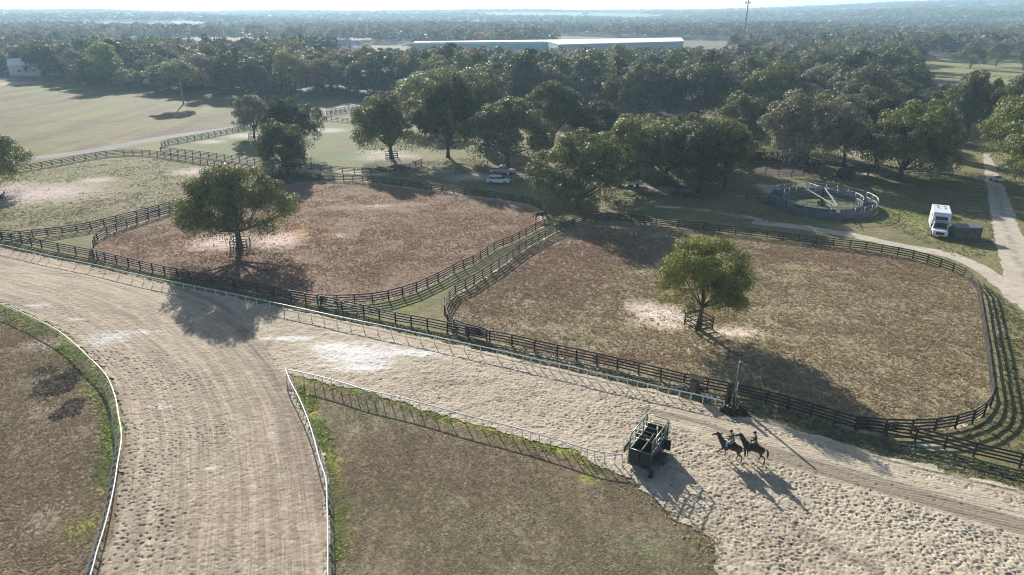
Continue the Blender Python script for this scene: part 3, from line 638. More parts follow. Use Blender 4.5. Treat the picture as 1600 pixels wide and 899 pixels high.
def tree_px(pr, bx, by, ytop, xl, xr, color, label, group=None, rz=None, name='oak_tree', wk=1.0):
    x, y = P(bx, by); f = y * CP + CAMH * SP; h = height_at(x, y, ytop) * .985; wd = (xr - xl) / FPX * (f - h * .5 * SP) * wk
    return put_tree(pr, x, y, h, wd, color, label, group, rz, name)
hero1 = tree_proto(11, 13, 8.3, 2.5, 120, 42000, .21, .48, .15, .2, rr=(.11, .24), skirt=2200, taper=.55, wob=.30)
hero2 = tree_proto(23, 10.7, 5.6, 2.5, 105, 38000, .15, .30, .25, .35, rr=(.12, .26), skirt=1400, taper=.3, wob=.20)
meds = [tree_proto(s, 14, 8, z - .6, 86, 24000, .29, .42, .3, .12, rr=(.12, .28), skirt=1100, wob=.38) for s, z in ((31, 2.6), (32, 3.2), (33, 2.4), (37, 3.0))]
grp_t = 'shade trees standing in the paddocks'
tree_px(hero1, 375, 388, 248, 290, 462, (.135, .140, .052), 'broad dark oak inside the wooden guard of the middle paddock', grp_t, 3.9)
tree_px(hero2, 1091, 514, 368, 1018, 1180, BRIGHT, 'round bright green tree inside the wooden guard of the right paddock', grp_t, 1.0, name='shade_tree')
tree_px(meds[0], -12, 298, 203, -72, 47, (.14, .150, .058), 'rounded olive tree cut by the left edge of the photo', grp_t, name='shade_tree')
tree_px(meds[1], 397, 216, 149, 354, 418, GREY, 'small greyish tree in the green field left of the paired oaks', grp_t, name='shade_tree')
tree_px(meds[2], 449, 270, 184, 404, 495, OLIVE, 'nearer oak of the pair at the corner of the middle paddock', grp_t)
tree_px(meds[0], 455, 246, 147, 412, 497, DARK, 'taller oak of the pair, behind its partner at the paddock corner', grp_t)
tree_px(meds[3], 612, 248, 138, 548, 668, (.125, .128, .056), 'spreading oak with wooden guard at the right end of the green field', grp_t)
tree_px(meds[2], 903, 326, 201, 833, 974, (.110, .122, .050), 'big dark oak between the white sport utility car and the silver pickup', grp_t)
tree_px(meds[1], 793, 264, 152, 726, 868, (.120, .124, .064), 'dense oak right behind the parked white cars', grp_t)
grp_y = 'oaks round the farm yard'
for pi, bx, by, yt, xl, xr, c, lb in [
    (0, 700, 246, 108, 640, 748, DARK, 'tall dark oak left of the parked cars'), (3, 762, 226, 120, 728, 800, OLIVE, 'olive oak rising behind the oak by the parked cars'),
    (1, 862, 232, 127, 812, 912, OLIVE, 'rounded oak behind the big dark oak'), (2, 985, 292, 178, 918, 1056, (.155, .160, .070), 'leftmost oak of the row behind the silver pickup'),
    (3, 1040, 288, 180, 990, 1112, (.145, .150, .070), 'second oak of the row behind the silver pickup'), (0, 1092, 298, 182, 1034, 1156, DARK, 'third oak of the row, above the black car in the shade'),
    (1, 1132, 294, 186, 1078, 1178, (.150, .155, .055), 'rightmost oak of the row, beside the round pen'), (2, 1090, 189, 93, 1030, 1156, DARK, 'large dark oak standing over the sandy clearing'),
    (3, 1000, 188, 92, 920, 1036, OLIVE, 'wide oak left of the large dark oak over the clearing'), (0, 1252, 264, 136, 1170, 1308, GREY, 'grey leaved oak leaning over the round pen'),
    (1, 1318, 258, 148, 1272, 1370, GREY, 'grey leaved oak right of the one over the round pen'), (2, 1407, 282, 150, 1362, 1502, (.130, .142, .052), 'broad green oak with bare trunk behind the white horse box'),
    (3, 1508, 220, 104, 1478, 1562, OLIVE, 'slim oak beside the top of the sand road'), (0, 1600, 262, 128, 1522, 1682, LIGHT, 'large light green tree at the right edge beside the sand road'),
    (1, 1625, 302, 190, 1570, 1690, LIGHT, 'low light green tree below it at the right edge by the road'), (3, 1472, 246, 190, 1450, 1496, LIGHT, 'small bushy tree between the slim oak and the broad green oak'),
    (2, 1205, 190, 98, 1150, 1262, OLIVE, 'olive oak above the round pen'), (0, 1340, 214, 128, 1290, 1400, DARK, 'dark oak above the grey leaved trees'),
    (1, 1240, 236, 160, 1205, 1290, GREY, 'low grey tree directly behind the round pen'),
    (3, 1012, 268, 174, 960, 1066, (.15, .155, .075), 'pale olive oak behind the left end of the row over the pickups'), (2, 1068, 262, 176, 1016, 1122, DARK, 'dark oak behind the middle of the row over the pickups'), (0, 1118, 262, 180, 1070, 1166, (.16, .16, .06), 'yellowish oak behind the right end of the row over the pickups'),
    (1, 1368, 262, 150, 1320, 1420, DARK, 'dark oak between the grey leaved trees and the broad green oak'),
    (0, 1438, 262, 160, 1396, 1484, OLIVE, 'olive oak behind the broad green oak'), (1, 930, 244, 158, 884, 980, DARK, 'dark oak behind the big oak, above its left shoulder'),
    (1, 1590, 222, 118, 1536, 1640, OLIVE, 'olive oak behind the large light green tree at the right edge'),
    (2, 1160, 232, 140, 1116, 1210, OLIVE, 'olive oak left of the low grey tree above the round pen')]:
    tree_px(meds[pi], bx, by, yt, xl, xr, c, lb, grp_y)
# umbrella pine in the pasture
pine = tree_proto(71, 15, 6.5, 9.6, 52, 11000, .32, .26, .5, 0, flat=.9, rr=(.16, .26), bark=M_barkp, wob=.3, limbs=6)
tree_px(pine, 287, 163, 96, 256, 314, (.23, .225, .15), 'lone umbrella topped pine on a bare crooked trunk in the large pasture', None, 2.2, name='pine_tree')

# woods ------------------------------------------------------------------
oaks = [tree_proto(100 + s, 17, 8, z, 56, 7500, .46, .40, .4, rr=(.14, .32), limbs=5, wob=.45, flat=fl) for s, z, fl in ((0, 1.6, .75), (1, 2.4, .85), (2, 3.2, .75), (3, 1.4, .7), (4, 2.6, .8), (5, 1.2, .9))]
def fill(poly_px, spacing, rng):
    poly = PL(poly_px); xs = [p[0] for p in poly]; ys = [p[1] for p in poly]; out = []; yy = min(ys); row = 0
    while yy < max(ys):
        xx = min(xs) + (row % 2) * spacing / 2
        while xx < max(xs):
            out.append((xx + rng.uniform(-.33, .33) * spacing, yy + rng.uniform(-.33, .33) * spacing)); xx += spacing
        yy += spacing * .9; row += 1
    out = np.array(out); return out[in_poly(out, poly)]
palette = [(OLIVE, 5), (DARK, 6), (BLUISH, 4), (LIGHT, 2), (GREY, 2), ((.140, .145, .062), 4), ((.15, .13, .105), 2), ((.19, .15, .085), 1)]
pal = [c for c, k in palette for _ in range(k)]
taken = np.array([P(*q) for q in [(700, 246), (762, 226), (862, 232), (985, 292), (1040, 288), (1092, 298), (1132, 294), (1090, 189), (1000, 188), (1252, 264), (1318, 258), (1407, 282), (1508, 220), (1600, 262), (1625, 302), (1472, 246), (1205, 190), (1340, 214), (793, 264), (612, 248)]])
def woods(poly, spacing, label, seed, hr=(14, 19), group=None, cmix=None):
    rng = np.random.default_rng(seed); pts = fill(poly, spacing, rng); cnt = 0
    for x, y in pts:
        if np.min(np.hypot(taken[:, 0] - x, taken[:, 1] - y)) < 7.5: continue
        c = pal[rng.integers(len(pal))]; h = rng.uniform(*hr)
        if rng.uniform() < .05: h *= .55; c = LIGHT
        pxx = 800 + FPX * x / (y * CP + CAMH * SP)
        if 1440 < pxx < 1620:
            h = min(h, height_at(x, y, 128 + 10 * rng.uniform()))
            if h < 4.5: continue
        c = tuple(v * rng.uniform(.95, 1.0) for v in np.array(c) * rng.uniform(.72, 1.35))
        put_tree(oaks[rng.integers(len(oaks))], x, y, h, rng.uniform(13, 21) * spacing / 12.5 * (h / 17) ** .5, c, label, group or label, rng.uniform(0, 6.28)); cnt += 1
    print('woods', label, cnt)
woods([(48, 124), (100, 130), (160, 136), (260, 146), (330, 151), (400, 153), (480, 156), (560, 157), (640, 152), (700, 150), (700, 138), (400, 134), (200, 122), (48, 114)], 11.8, 'tree of the dense wood along the top of the large pasture', 5, (12.5, 19.5))
woods([(-40, 116), (20, 118), (48, 113), (48, 103), (-40, 100)], 15, 'tree round the white barn at far left', 15, (10, 15))
woods([(650, 212), (720, 205), (790, 182), (850, 172), (905, 168), (960, 180), (1030, 170), (1100, 172), (1170, 178), (1150, 128), (1060, 138), (650, 140)], 13.0, 'tree of the wood behind the farm yard', 6, (10.5, 18.5))
woods([(1150, 170), (1270, 195), (1350, 200), (1440, 205), (1500, 180), (1540, 150), (1430, 130), (1150, 126)], 14.0, 'tree of the wood on the right beyond the horse walker', 8, (10, 17.5))
woods([(1530, 190), (1560, 235), (1600, 245), (1660, 260), (1680, 200), (1640, 150), (1560, 140)], 13, 'tree of the clump beyond the sand road at the right edge', 9, (12, 16))
put_tree(oaks[1], *P(1423, 152), 12, 13, ORANGE, 'orange brown tree amid the dark wood on the right', 'autumn coloured trees')
put_tree(oaks[2], *P(1388, 160), 9.5, 7, (.19, .10, .05), 'small rusty tree left of the orange brown tree', 'autumn coloured trees')
put_tree(oaks[3], *P(1474, 168), 9, 7, (.17, .115, .05), 'small ochre tree right of the orange brown tree', 'autumn coloured trees')
put_tree(oaks[0], *P(412, 155), 13, 9, (.13, .085, .06), 'reddish tree in front of the wood above the green field', 'autumn coloured trees')
for k, (a, b) in enumerate([(1515, 108), (1556, 104), (1598, 110)]):
    put_tree(oaks[k], *P(a, b), 14, 15, OLIVE, ['leftmost', 'middle', 'rightmost'][k] + ' oak on the sunlit pasture at upper right', 'oaks on the far pasture')

# forest to the horizon: a mass nobody could count
def forest():
    rng = np.random.default_rng(99); protos = {}
    for lod, (nl, lf) in enumerate(((520, 1.35), (110, 2.5), (36, 4.6))):
        L = []
        for s in range(6):
            r2 = np.random.default_rng(500 + lod * 10 + s); C, rc, pos, nrm = crown_points(r2, 16, 7.5, 3.5, 26, nl, lf, rr=(.2, .36)); L.append(leaf_quads(pos, nrm, lf * r2.uniform(.6, 1.3, nl), r2))
        protos[lod] = L
    clear = [PL(q) for q in ([(-60, 98), (48, 103), (48, 122), (260, 148), (640, 160), (1040, 126), (1150, 126), (1440, 130), (1700, 300), (1900, 1200), (-400, 1200), (-400, 130)],
                             [(700, 138), (400, 134), (200, 122), (48, 114), (48, 130), (700, 220)], [(700, 142), (1060, 138), (1150, 126), (1430, 130), (1540, 150), (1900, 160), (1900, 900), (700, 900)],
                             [(1420, 95), (1760, 97), (1760, 150), (1540, 150), (1430, 130)], [(1380, 60), (1700, 60), (1700, 52), (1380, 52)])]
    wh = [(-112, 470), (40, 500), (165, 545), (185, 720), (60, 700), (-105, 640)]; low = [(-118, 290), (175, 290), (175, 560), (-118, 560)]
    V_, F_, C_ = [], [], []; off = 0; cols = np.array(pal + [ORANGE, (.15, .11, .07), LIGHT, GREY]) * 1.2
    for r0, r1, sp, lod, sc in ((250, 620, 12.5, 0, 1.0), (620, 1300, 15.0, 1, 1.12), (1300, 2300, 23, 2, 1.6), (2300, 4500, 36, 2, 2.3)):
        gx, gy = np.meshgrid(np.arange(-r1, r1, sp), np.arange(100, r1, sp)); pts = np.stack([gx.ravel(), gy.ravel()], 1) + rng.uniform(-.42, .42, (gx.size, 2)) * sp
        r = np.hypot(pts[:, 0], pts[:, 1]); b = np.degrees(np.arctan2(pts[:, 0], pts[:, 1])); pts = pts[(r >= r0) & (r < r1) & (np.abs(b) < 43)]
        keep = ~in_poly(pts, wh)
        for c in clear: keep &= ~in_poly(pts, c)
        rr2 = np.random.default_rng(4); 
        for _g in range(34):
            gr_, gb_ = 650 + 2900 * rr2.uniform() ** 1.2, math.radians(rr2.uniform(-40, 40)); gx_, gy_ = gr_ * math.sin(gb_), gr_ * math.cos(gb_); ga, gb2 = rr2.uniform(60, 190) * (1 + gr_ / 2500), rr2.uniform(45, 110) * (1 + gr_ / 1800); keep &= ~(((pts[:, 0] - gx_) / ga) ** 2 + ((pts[:, 1] - gy_) / gb2) ** 2 < 1)
        gap = np.sin(pts[:, 0] / 137 + 1) * np.cos(pts[:, 1] / 163 + .5) + .5 * np.sin(pts[:, 0] / 51 + pts[:, 1] / 77)
        keep &= ~((gap > 1.02) & (np.hypot(pts[:, 0], pts[:, 1]) > 700)); pts = pts[keep]
        zz = hgt(pts[:, 0], pts[:, 1]); lowm = in_poly(pts, low); patch = np.sin(pts[:, 0] / 90) * np.cos(pts[:, 1] / 120)
        for k in range(len(pts)):
            v, f = protos[lod][rng.integers(6)]; a = rng.uniform(0, 6.28); ca, sa = math.cos(a), math.sin(a); s = sc * rng.uniform(.8, 1.25); hz = rng.uniform(.75, 1.15) * (1.0 + .10 * patch[k])
            if lowm[k]: hz = min(hz, max(.22, height_at(pts[k, 0], pts[k, 1], 71 + 13 * rng.uniform()) / 16.5)); s = min(s, .5 + hz * .6)
            q = np.column_stack([(v[:, 0] * ca - v[:, 1] * sa) * s + pts[k, 0], (v[:, 0] * sa + v[:, 1] * ca) * s + pts[k, 1], v[:, 2] * hz + zz[k]])
            V_.append(q); F_.append(f + off); off += len(v); cc = cols[rng.integers(len(cols))] * rng.uniform(.8, 1.2); C_.append(np.repeat(cc[None], len(v), 0))
    V = np.vstack(V_); F = np.vstack(F_); C = np.vstack(C_); print('forest quads', len(F))
    me = mesh_np('forest', V, F); at = me.color_attributes.new('tint', 'FLOAT_COLOR', 'POINT'); at.data.foreach_set('color', np.column_stack([C, np.ones(len(C))]).astype(np.float32).ravel())
    q = NT('far foliage'); x = q.n('ShaderNodeAttribute'); x.attribute_name = 'tint'; v = q.ramp(q.noise(.2, 3, .6), .3, .7, .7, 1.35, False); c = q.scale(x.outputs['Color'], v); q.l(c, q.b.inputs['Base Color']); q.b.inputs['Roughness'].default_value = .7; q.b.inputs['Specular IOR Level'].default_value = .2
    tr = q.n('ShaderNodeBsdfTranslucent'); q.l(c, tr.inputs[0]); mx = q.n('ShaderNodeMixShader'); mx.inputs[0].default_value = .25; q.l(q.b.outputs[0], mx.inputs[1]); q.l(tr.outputs[0], mx.inputs[2]); q.l(mx.outputs[0], q.out.inputs[0])
    me.materials.append(q.m); o = bpy.data.objects.new('forest', me); COL.objects.link(o); tag(o, 'unbroken woods fading into blue haze up to the horizon', 'forest', None, 'stuff')
forest()
# haze ------------------------------------------------------------------
hz = MB().box((0, 0, 30), (9600, 9600, 180)); ho = part('haze', hz); hm = bpy.data.materials.new('haze'); hm.use_nodes = True; ht = hm.node_tree
ht.nodes.remove(ht.nodes['Principled BSDF']); pv = ht.nodes.new('ShaderNodeVolumePrincipled'); pv.inputs['Color'].default_value = (.52, .77, 1.0, 1); pv.inputs['Density'].default_value = .00023; pv.inputs['Anisotropy'].default_value = .22
ht.links.new(pv.outputs[0], ht.nodes['Material Output'].inputs['Volume']); ho.data.materials.append(hm); tag(ho, 'thin bluish haze hanging over the farm and the far woods', 'haze', None, 'stuff')
#@@THINGS
# ------------------------------------------------------------------ grass tufts: a mass nobody could count
def tufts(name, label, poly, dens, size, cols, seed, avoid=(), bias=None, hmul=.42, zz=.0):
    rng = np.random.default_rng(seed); P_ = np.array(poly); x0, y0 = P_.min(0); x1, y1 = P_.max(0); y0 = max(y0, 22); y1 = min(y1, 190)
    n = int((x1 - x0) * (y1 - y0) * dens); pts = np.column_stack([rng.uniform(x0, x1, n), rng.uniform(y0, y1, n)])
    f = pts[:, 1] * CP + CAMH * SP; px = 800 + FPX * pts[:, 0] / f; pts = pts[(px > -120) & (px < 1720)]
    pts = pts[in_poly(pts, poly)]
    for a in avoid: pts = pts[~in_poly(pts, a)]
    nz = lattice_noise(pts[:, 0], pts[:, 1], 1.3, seed + 1) * .6 + lattice_noise(pts[:, 0], pts[:, 1], 4.5, seed + 2) * .5
    pr = np.clip(.68 + nz * .5, .25, 1) * np.clip(1.25 - (pts[:, 1] - 60) / 130, .35, 1)
    if bias is not None: pr = pr * bias(pts)
    pts = pts[rng.uniform(size=len(pts)) < pr]; n = len(pts); k = 5; nz = lattice_noise(pts[:, 0], pts[:, 1], 2.5, seed + 3)
    s = size * rng.uniform(.5, 1.5, n) * (1 + .35 * nz); pos = np.repeat(pts, k, 0) + rng.normal(size=(n * k, 2)) * np.repeat(s, k)[:, None] * .30; S = np.repeat(s, k)
    a = rng.uniform(0, 6.28, n * k); tilt = rng.uniform(.4, 1.5, n * k); u = np.column_stack([np.cos(a), np.sin(a), np.zeros(n * k)]); t = np.column_stack([-np.sin(a) * tilt, np.cos(a) * tilt, np.ones(n * k) * hmul]) * S[:, None]
    b = np.column_stack([pos, np.full(n * k, zz)]); w_ = u * (S * .42)[:, None]
    V = np.stack([b - w_, b + w_, b + t + w_ * .35, b + t - w_ * .5], 1).reshape(-1, 3); F = np.arange(len(V)).reshape(-1, 4)
    c = np.array(cols)[rng.integers(len(cols), size=n)] * rng.uniform(.75, 1.25, (n, 1)); m = np.clip(.5 + .8 * nz, 0, 1)[:, None]; c = c * (.95 + .35 * m) * 1.12
    C = np.repeat(c, k * 4, 0)
    me = mesh_np(name, V, F); at = me.color_attributes.new('tint', 'FLOAT_COLOR', 'POINT'); at.data.foreach_set('color', np.column_stack([C, np.ones(len(C))]).astype(np.float32).ravel())
    me.materials.append(M_tuft); o = bpy.data.objects.new(name, me); COL.objects.link(o); tag(o, label, 'grass', None, 'stuff'); print(name, n); return o
_q = NT('grass blades'); _x = _q.n('ShaderNodeAttribute'); _x.attribute_name = 'tint'; _q.l(_x.outputs['Color'], _q.b.inputs['Base Color']); _q.b.inputs['Roughness'].default_value = .8; _q.b.inputs['Specular IOR Level'].default_value = .15
_t = _q.n('ShaderNodeBsdfTranslucent'); _q.l(_x.outputs['Color'], _t.inputs[0]); _m = _q.n('ShaderNodeMixShader'); _m.inputs[0].default_value = .5; _q.l(_q.b.outputs[0], _m.inputs[1]); _q.l(_t.outputs[0], _m.inputs[2]); _q.l(_m.outputs[0], _q.out.inputs[0]); M_tuft = _q.m
pP3 = [tuple(p) for p in wP3] + [P(800, 524, FH), P(871, 539, FH), P(999, 567, FH), P(1145, 599, FH), P(1270, 631, FH)]
pP2 = [tuple(p) for p in wP2] + [P(480, 459, FH), P(400, 443, FH), P(295, 424, FH), P(217, 407, FH)]
pP1 = [p for p in wDIV[:-1]] + [p for p in wC[::-1][1:]]
def thin(ells):
    def f(p):
        v = np.full(len(p), -1.0)
        for ex, ey, rx, ry, r_ in ells: v = np.maximum(v, 1 - np.hypot((p[:, 0] - ex) / rx, (p[:, 1] - ey) / ry))
        return np.clip(1 - 2.6 * np.clip(v + .25 * lattice_noise(p[:, 0], p[:, 1], .9, 77), 0, 1), .1, 1)
    return f
tufts('dry_grass', 'rough dry tufts in the right paddock', pP3, 34, .135, [(0.356, 0.283, 0.175), (0.292, 0.257, 0.134), (0.410, 0.327, 0.217), (0.258, 0.198, 0.125)], 41, bias=thin([ell(1040, 495, 150, 60), ell(1150, 520, 130, 34), ell(1000, 480, 80, 30), ell(1250, 415, 110, 16)]))
tufts('dry_grass', 'short reddish tufts in the middle paddock', pP2, 30, .115, [(0.323, 0.201, 0.141), (0.277, 0.174, 0.123), (0.360, 0.242, 0.174), (0.254, 0.187, 0.114)], 44, bias=thin([ell(350, 378, 150, 40), ell(435, 376, 110, 42), ell(560, 325, 150, 10), ell(640, 320, 90, 8), ell(820, 318, 70, 16), ell(770, 308, 90, 8)]))
tufts('dry_grass', 'olive tufts in the left paddock', pP1, 14, .13, [(0.247, 0.227, 0.117), (0.208, 0.195, 0.098), (0.286, 0.240, 0.156)], 47, bias=thin([ell(70, 302, 230, 50), ell(150, 282, 90, 16), ell(300, 268, 80, 18), ell(0, 300, 120, 46)]))
tufts('grass_tufts', 'dry and green tufts in the lower left infield', pI, 75, .095, [(0.303, 0.236, 0.159), (0.261, 0.204, 0.124), (0.353, 0.283, 0.200), (0.227, 0.194, 0.100)], 50)
tufts('grass_tufts', 'dry tufts over the brown wedge between the rails', pR, 75, .085, [(0.292, 0.227, 0.153), (0.261, 0.211, 0.131), (0.319, 0.268, 0.176), (0.251, 0.236, 0.136)], 53)
def streaky(p, ang, w1, l1, sd): u = p[:, 0] * math.cos(ang) + p[:, 1] * math.sin(ang); v = -p[:, 0] * math.sin(ang) + p[:, 1] * math.cos(ang); return lattice_noise(u + 40, v * w1 / l1 + 40, w1, sd)
tufts('grass_tufts', 'pale dry tufts in mown streaks over the brown wedge', pR, 38, .09, [(.33, .27, .18), (.29, .25, .16), (.27, .25, .14)], 80, bias=lambda p: np.clip(streaky(p, .5 + .02 * p[0, 0], .55, 7, 5) * 1.6 - .2, 0, 1))
tufts('grass_tufts', 'pale dry tufts scattered over the lower left infield', pI, 34, .10, [(.36, .30, .22), (.31, .26, .18)], 82, bias=lambda p: np.clip(streaky(p, -.9, .6, 3, 6) * 1.6 - .1, 0, 1))
_dk = [ell(90, 600, 70, 60), ell(108, 640, 50, 40), ell(70, 580, 50, 20)]
tufts('grass_tufts', 'blackish dead tufts in the dark patch of the lower left infield', pI, 70, .12, [(.055, .045, .038), (.08, .065, .05)], 84, bias=lambda p: 1 - thin(_dk)(p) - .1)
tufts('grass_tufts', 'stray tufts where the brown wedge meets the deep sand', PL([(925, 715), (1000, 752), (1060, 800), (1125, 835), (1150, 900), (1100, 900), (1080, 850), (1020, 800), (960, 755), (920, 740)]), 9, .09, [(.29, .26, .16), (.25, .24, .13), (.34, .3, .2)], 86, zz=.05)
_br = [ell(870, 420, 230, 110), ell(960, 390, 220, 60), ell(1300, 400, 360, 44), ell(1440, 425, 140, 40), ell(980, 560, 220, 24), ell(760, 470, 100, 70)]
tufts('dry_grass', 'reddish brown dead tufts toward the left of the right paddock', pP3, 26, .13, [(0.298, 0.189, 0.143), (0.248, 0.155, 0.113), (0.347, 0.229, 0.176)], 90, bias=lambda p: 1 - thin(_br)(p) - .1)
tufts('grass_tufts', 'rusty tufts across the upper brown wedge', pR, 30, .09, [(0.273, 0.189, 0.117), (0.234, 0.163, 0.104)], 92, bias=lambda p: np.clip(1.2 - np.hypot((p[:, 0] - P(700, 730)[0]) / 10, (p[:, 1] - P(700, 730)[1]) / 5.5), 0, 1))
edgeL = PL(infl[2:15]); edgeR = PL(infr[1:14]); edgeJ = PL([(462, 600), (484, 660), (502, 710), (517, 760), (522, 830), (522, 899)])
def near(lines, r, patch=2.0, seed=3): return lambda p: np.clip(1.3 - seg_dist(p, lines) / r, 0, 1) * np.clip(.45 + 1.0 * lattice_noise(p[:, 0], p[:, 1], patch, seed), 0, 1)
GR = [(0.290, 0.341, 0.080), (0.225, 0.275, 0.072), (0.341, 0.341, 0.109), (0.174, 0.225, 0.072)]
tufts('weeds', 'bright green weeds at the foot of the curved rail', pI, 70, .17, GR, 60, bias=near(edgeL, 1.5))
tufts('weeds', 'bright green weeds along the two rails of the brown wedge', pR, 70, .16, GR, 63, bias=lambda p: np.maximum(near(edgeR, .75)(p), near(edgeJ, 1.2)(p)))
strip_p = PL([(-60, 376), (150, 416), (400, 468), (725, 539), (1030, 609), (1131, 636), (1200, 652), (1361, 704), (1600, 762), (1700, 786), (1700, 765), (1600, 738), (1344, 678), (1200, 632), (1000, 590), (731, 530), (400, 461), (150, 410), (-60, 366)])
tufts('grass_tufts', 'green and grey tufts between the white rail and the black fence', strip_p, 45, .14, [(0.180, 0.186, 0.090), (0.228, 0.216, 0.132), (0.264, 0.264, 0.180), (0.144, 0.162, 0.072)], 66)
lane = PL([(150, 372), (200, 348), (250, 332), (260, 350), (160, 388)])
tufts('grass_tufts', 'olive tufts of the grass beside the horse walker and the right paddock', PL([(1380, 350), (1200, 350), (1150, 330), (1380, 275), (1536, 280), (1560, 400), (1500, 405)]), 8, .13, [(.19, .19, .085), (.16, .155, .07), (.22, .20, .11)], 70)
tufts('grass_tufts', 'olive tufts of the strip right of the paddock fence', PL([(1536, 440), (1590, 485), (1700, 640), (1700, 760), (1600, 715), (1480, 688), (1560, 650), (1572, 600)]), 16, .12, [(.19, .18, .085), (.16, .15, .07), (.22, .19, .11)], 72)

# ------------------------------------------------------------------ tree guards
def tree_guard(px, py, s, label, rz, nr=3, H=1.35):
    x, y = P(px, py); root = thing('tree_guard', (x, y, 0), rz, label, 'tree guard', 'wooden guards round the shade trees'); h = s / 2
    pm = MB().box((0, 0, H / 2), (.11, .11, H + .1)).mesh('post'); pm.materials.append(M_black)
    for a, b in ((-h, -h), (h, -h), (h, h), (-h, h)):
        o = bpy.data.objects.new('post', pm); COL.objects.link(o); o.parent = root; o.location = (a, b, 0)
    for k in range(nr):
        z = H * (k + 1) / nr - .12; m = MB()
        for (a, b), (c, d) in (((-h, -h), (h, -h)), ((h, -h), (h, h)), ((h, h), (-h, h)), ((-h, h), (-h, -h))):
            q = Vector((a + c, b + d, 0)).normalized() * .075; m.beam((a + q.x, b + q.y, z), (c + q.x, d + q.y, z), .035, .13)
        part('rail', m, M_black, root)
    return root
tree_guard(1091, 511, 2.1, 'black square rail guard round the trunk of the bright green tree', .42)
tree_guard(376, 386, 2.3, 'black square rail guard round the trunk of the broad dark oak', .15)
tree_guard(612, 247, 2.8, 'black square rail guard round the oak at the end of the green field', .2)
tree_guard(398, 214, 2.6, 'black square rail guard round the small greyish tree', .1)
tree_guard(450, 268, 2.8, 'black square rail guard round the paired oaks at the paddock corner', .1)

# ------------------------------------------------------------------ horses and riders
def skin_obj(name, joints, bones, mat, parent=None, sub=2, loc=(0, 0, 0), root=0):
    """joints: (x,y,z,r[,r2]); one skin surface grown along the bones"""
    bm = bmesh.new(); lay = bm.verts.layers.skin.verify(); vs = []
    for i, j in enumerate(joints):
        v = bm.verts.new(j[:3]); v[lay].radius = (j[3], j[4] if len(j) > 4 else j[3]); v[lay].use_root = (i == root); vs.append(v)
    for a, b in bones: bm.edges.new((vs[a], vs[b]))
    me = bpy.data.meshes.new(name); bm.to_mesh(me); bm.free()
    o = bpy.data.objects.new(name, me); COL.objects.link(o); o.location = loc
    k = o.modifiers.new('skin', 'SKIN'); k.use_smooth_shade = True
    q = o.modifiers.new('sub', 'SUBSURF'); q.levels = sub; q.render_levels = sub
    me.materials.append(mat)
    if parent: o.parent = parent
    return o
M_coat = plain('dark bay coat', (.030, .018, .013), .42, 0, .3); M_coatb = plain('black brown coat', (.018, .014, .012), .40, 0, .3); M_hair = plain('black mane hair', (.008, .007, .007), .5)
M_hoof = plain('hoof', (.03, .025, .02), .5); M_cloth = plain('black jacket', (.012, .012, .014), .8); M_jean = plain('pale blue jeans', (.20, .29, .42), .85); M_dkjean = plain('dark breeches', (.03, .033, .045), .85)
M_skin = plain('skin', (.42, .26, .19), .5, 0, .03); M_helm = plain('helmet shell', (.012, .012, .013), .25); M_saddle = plain('saddle leather', (.035, .02, .012), .4); M_boot = plain('boot leather', (.015, .012, .01), .35)
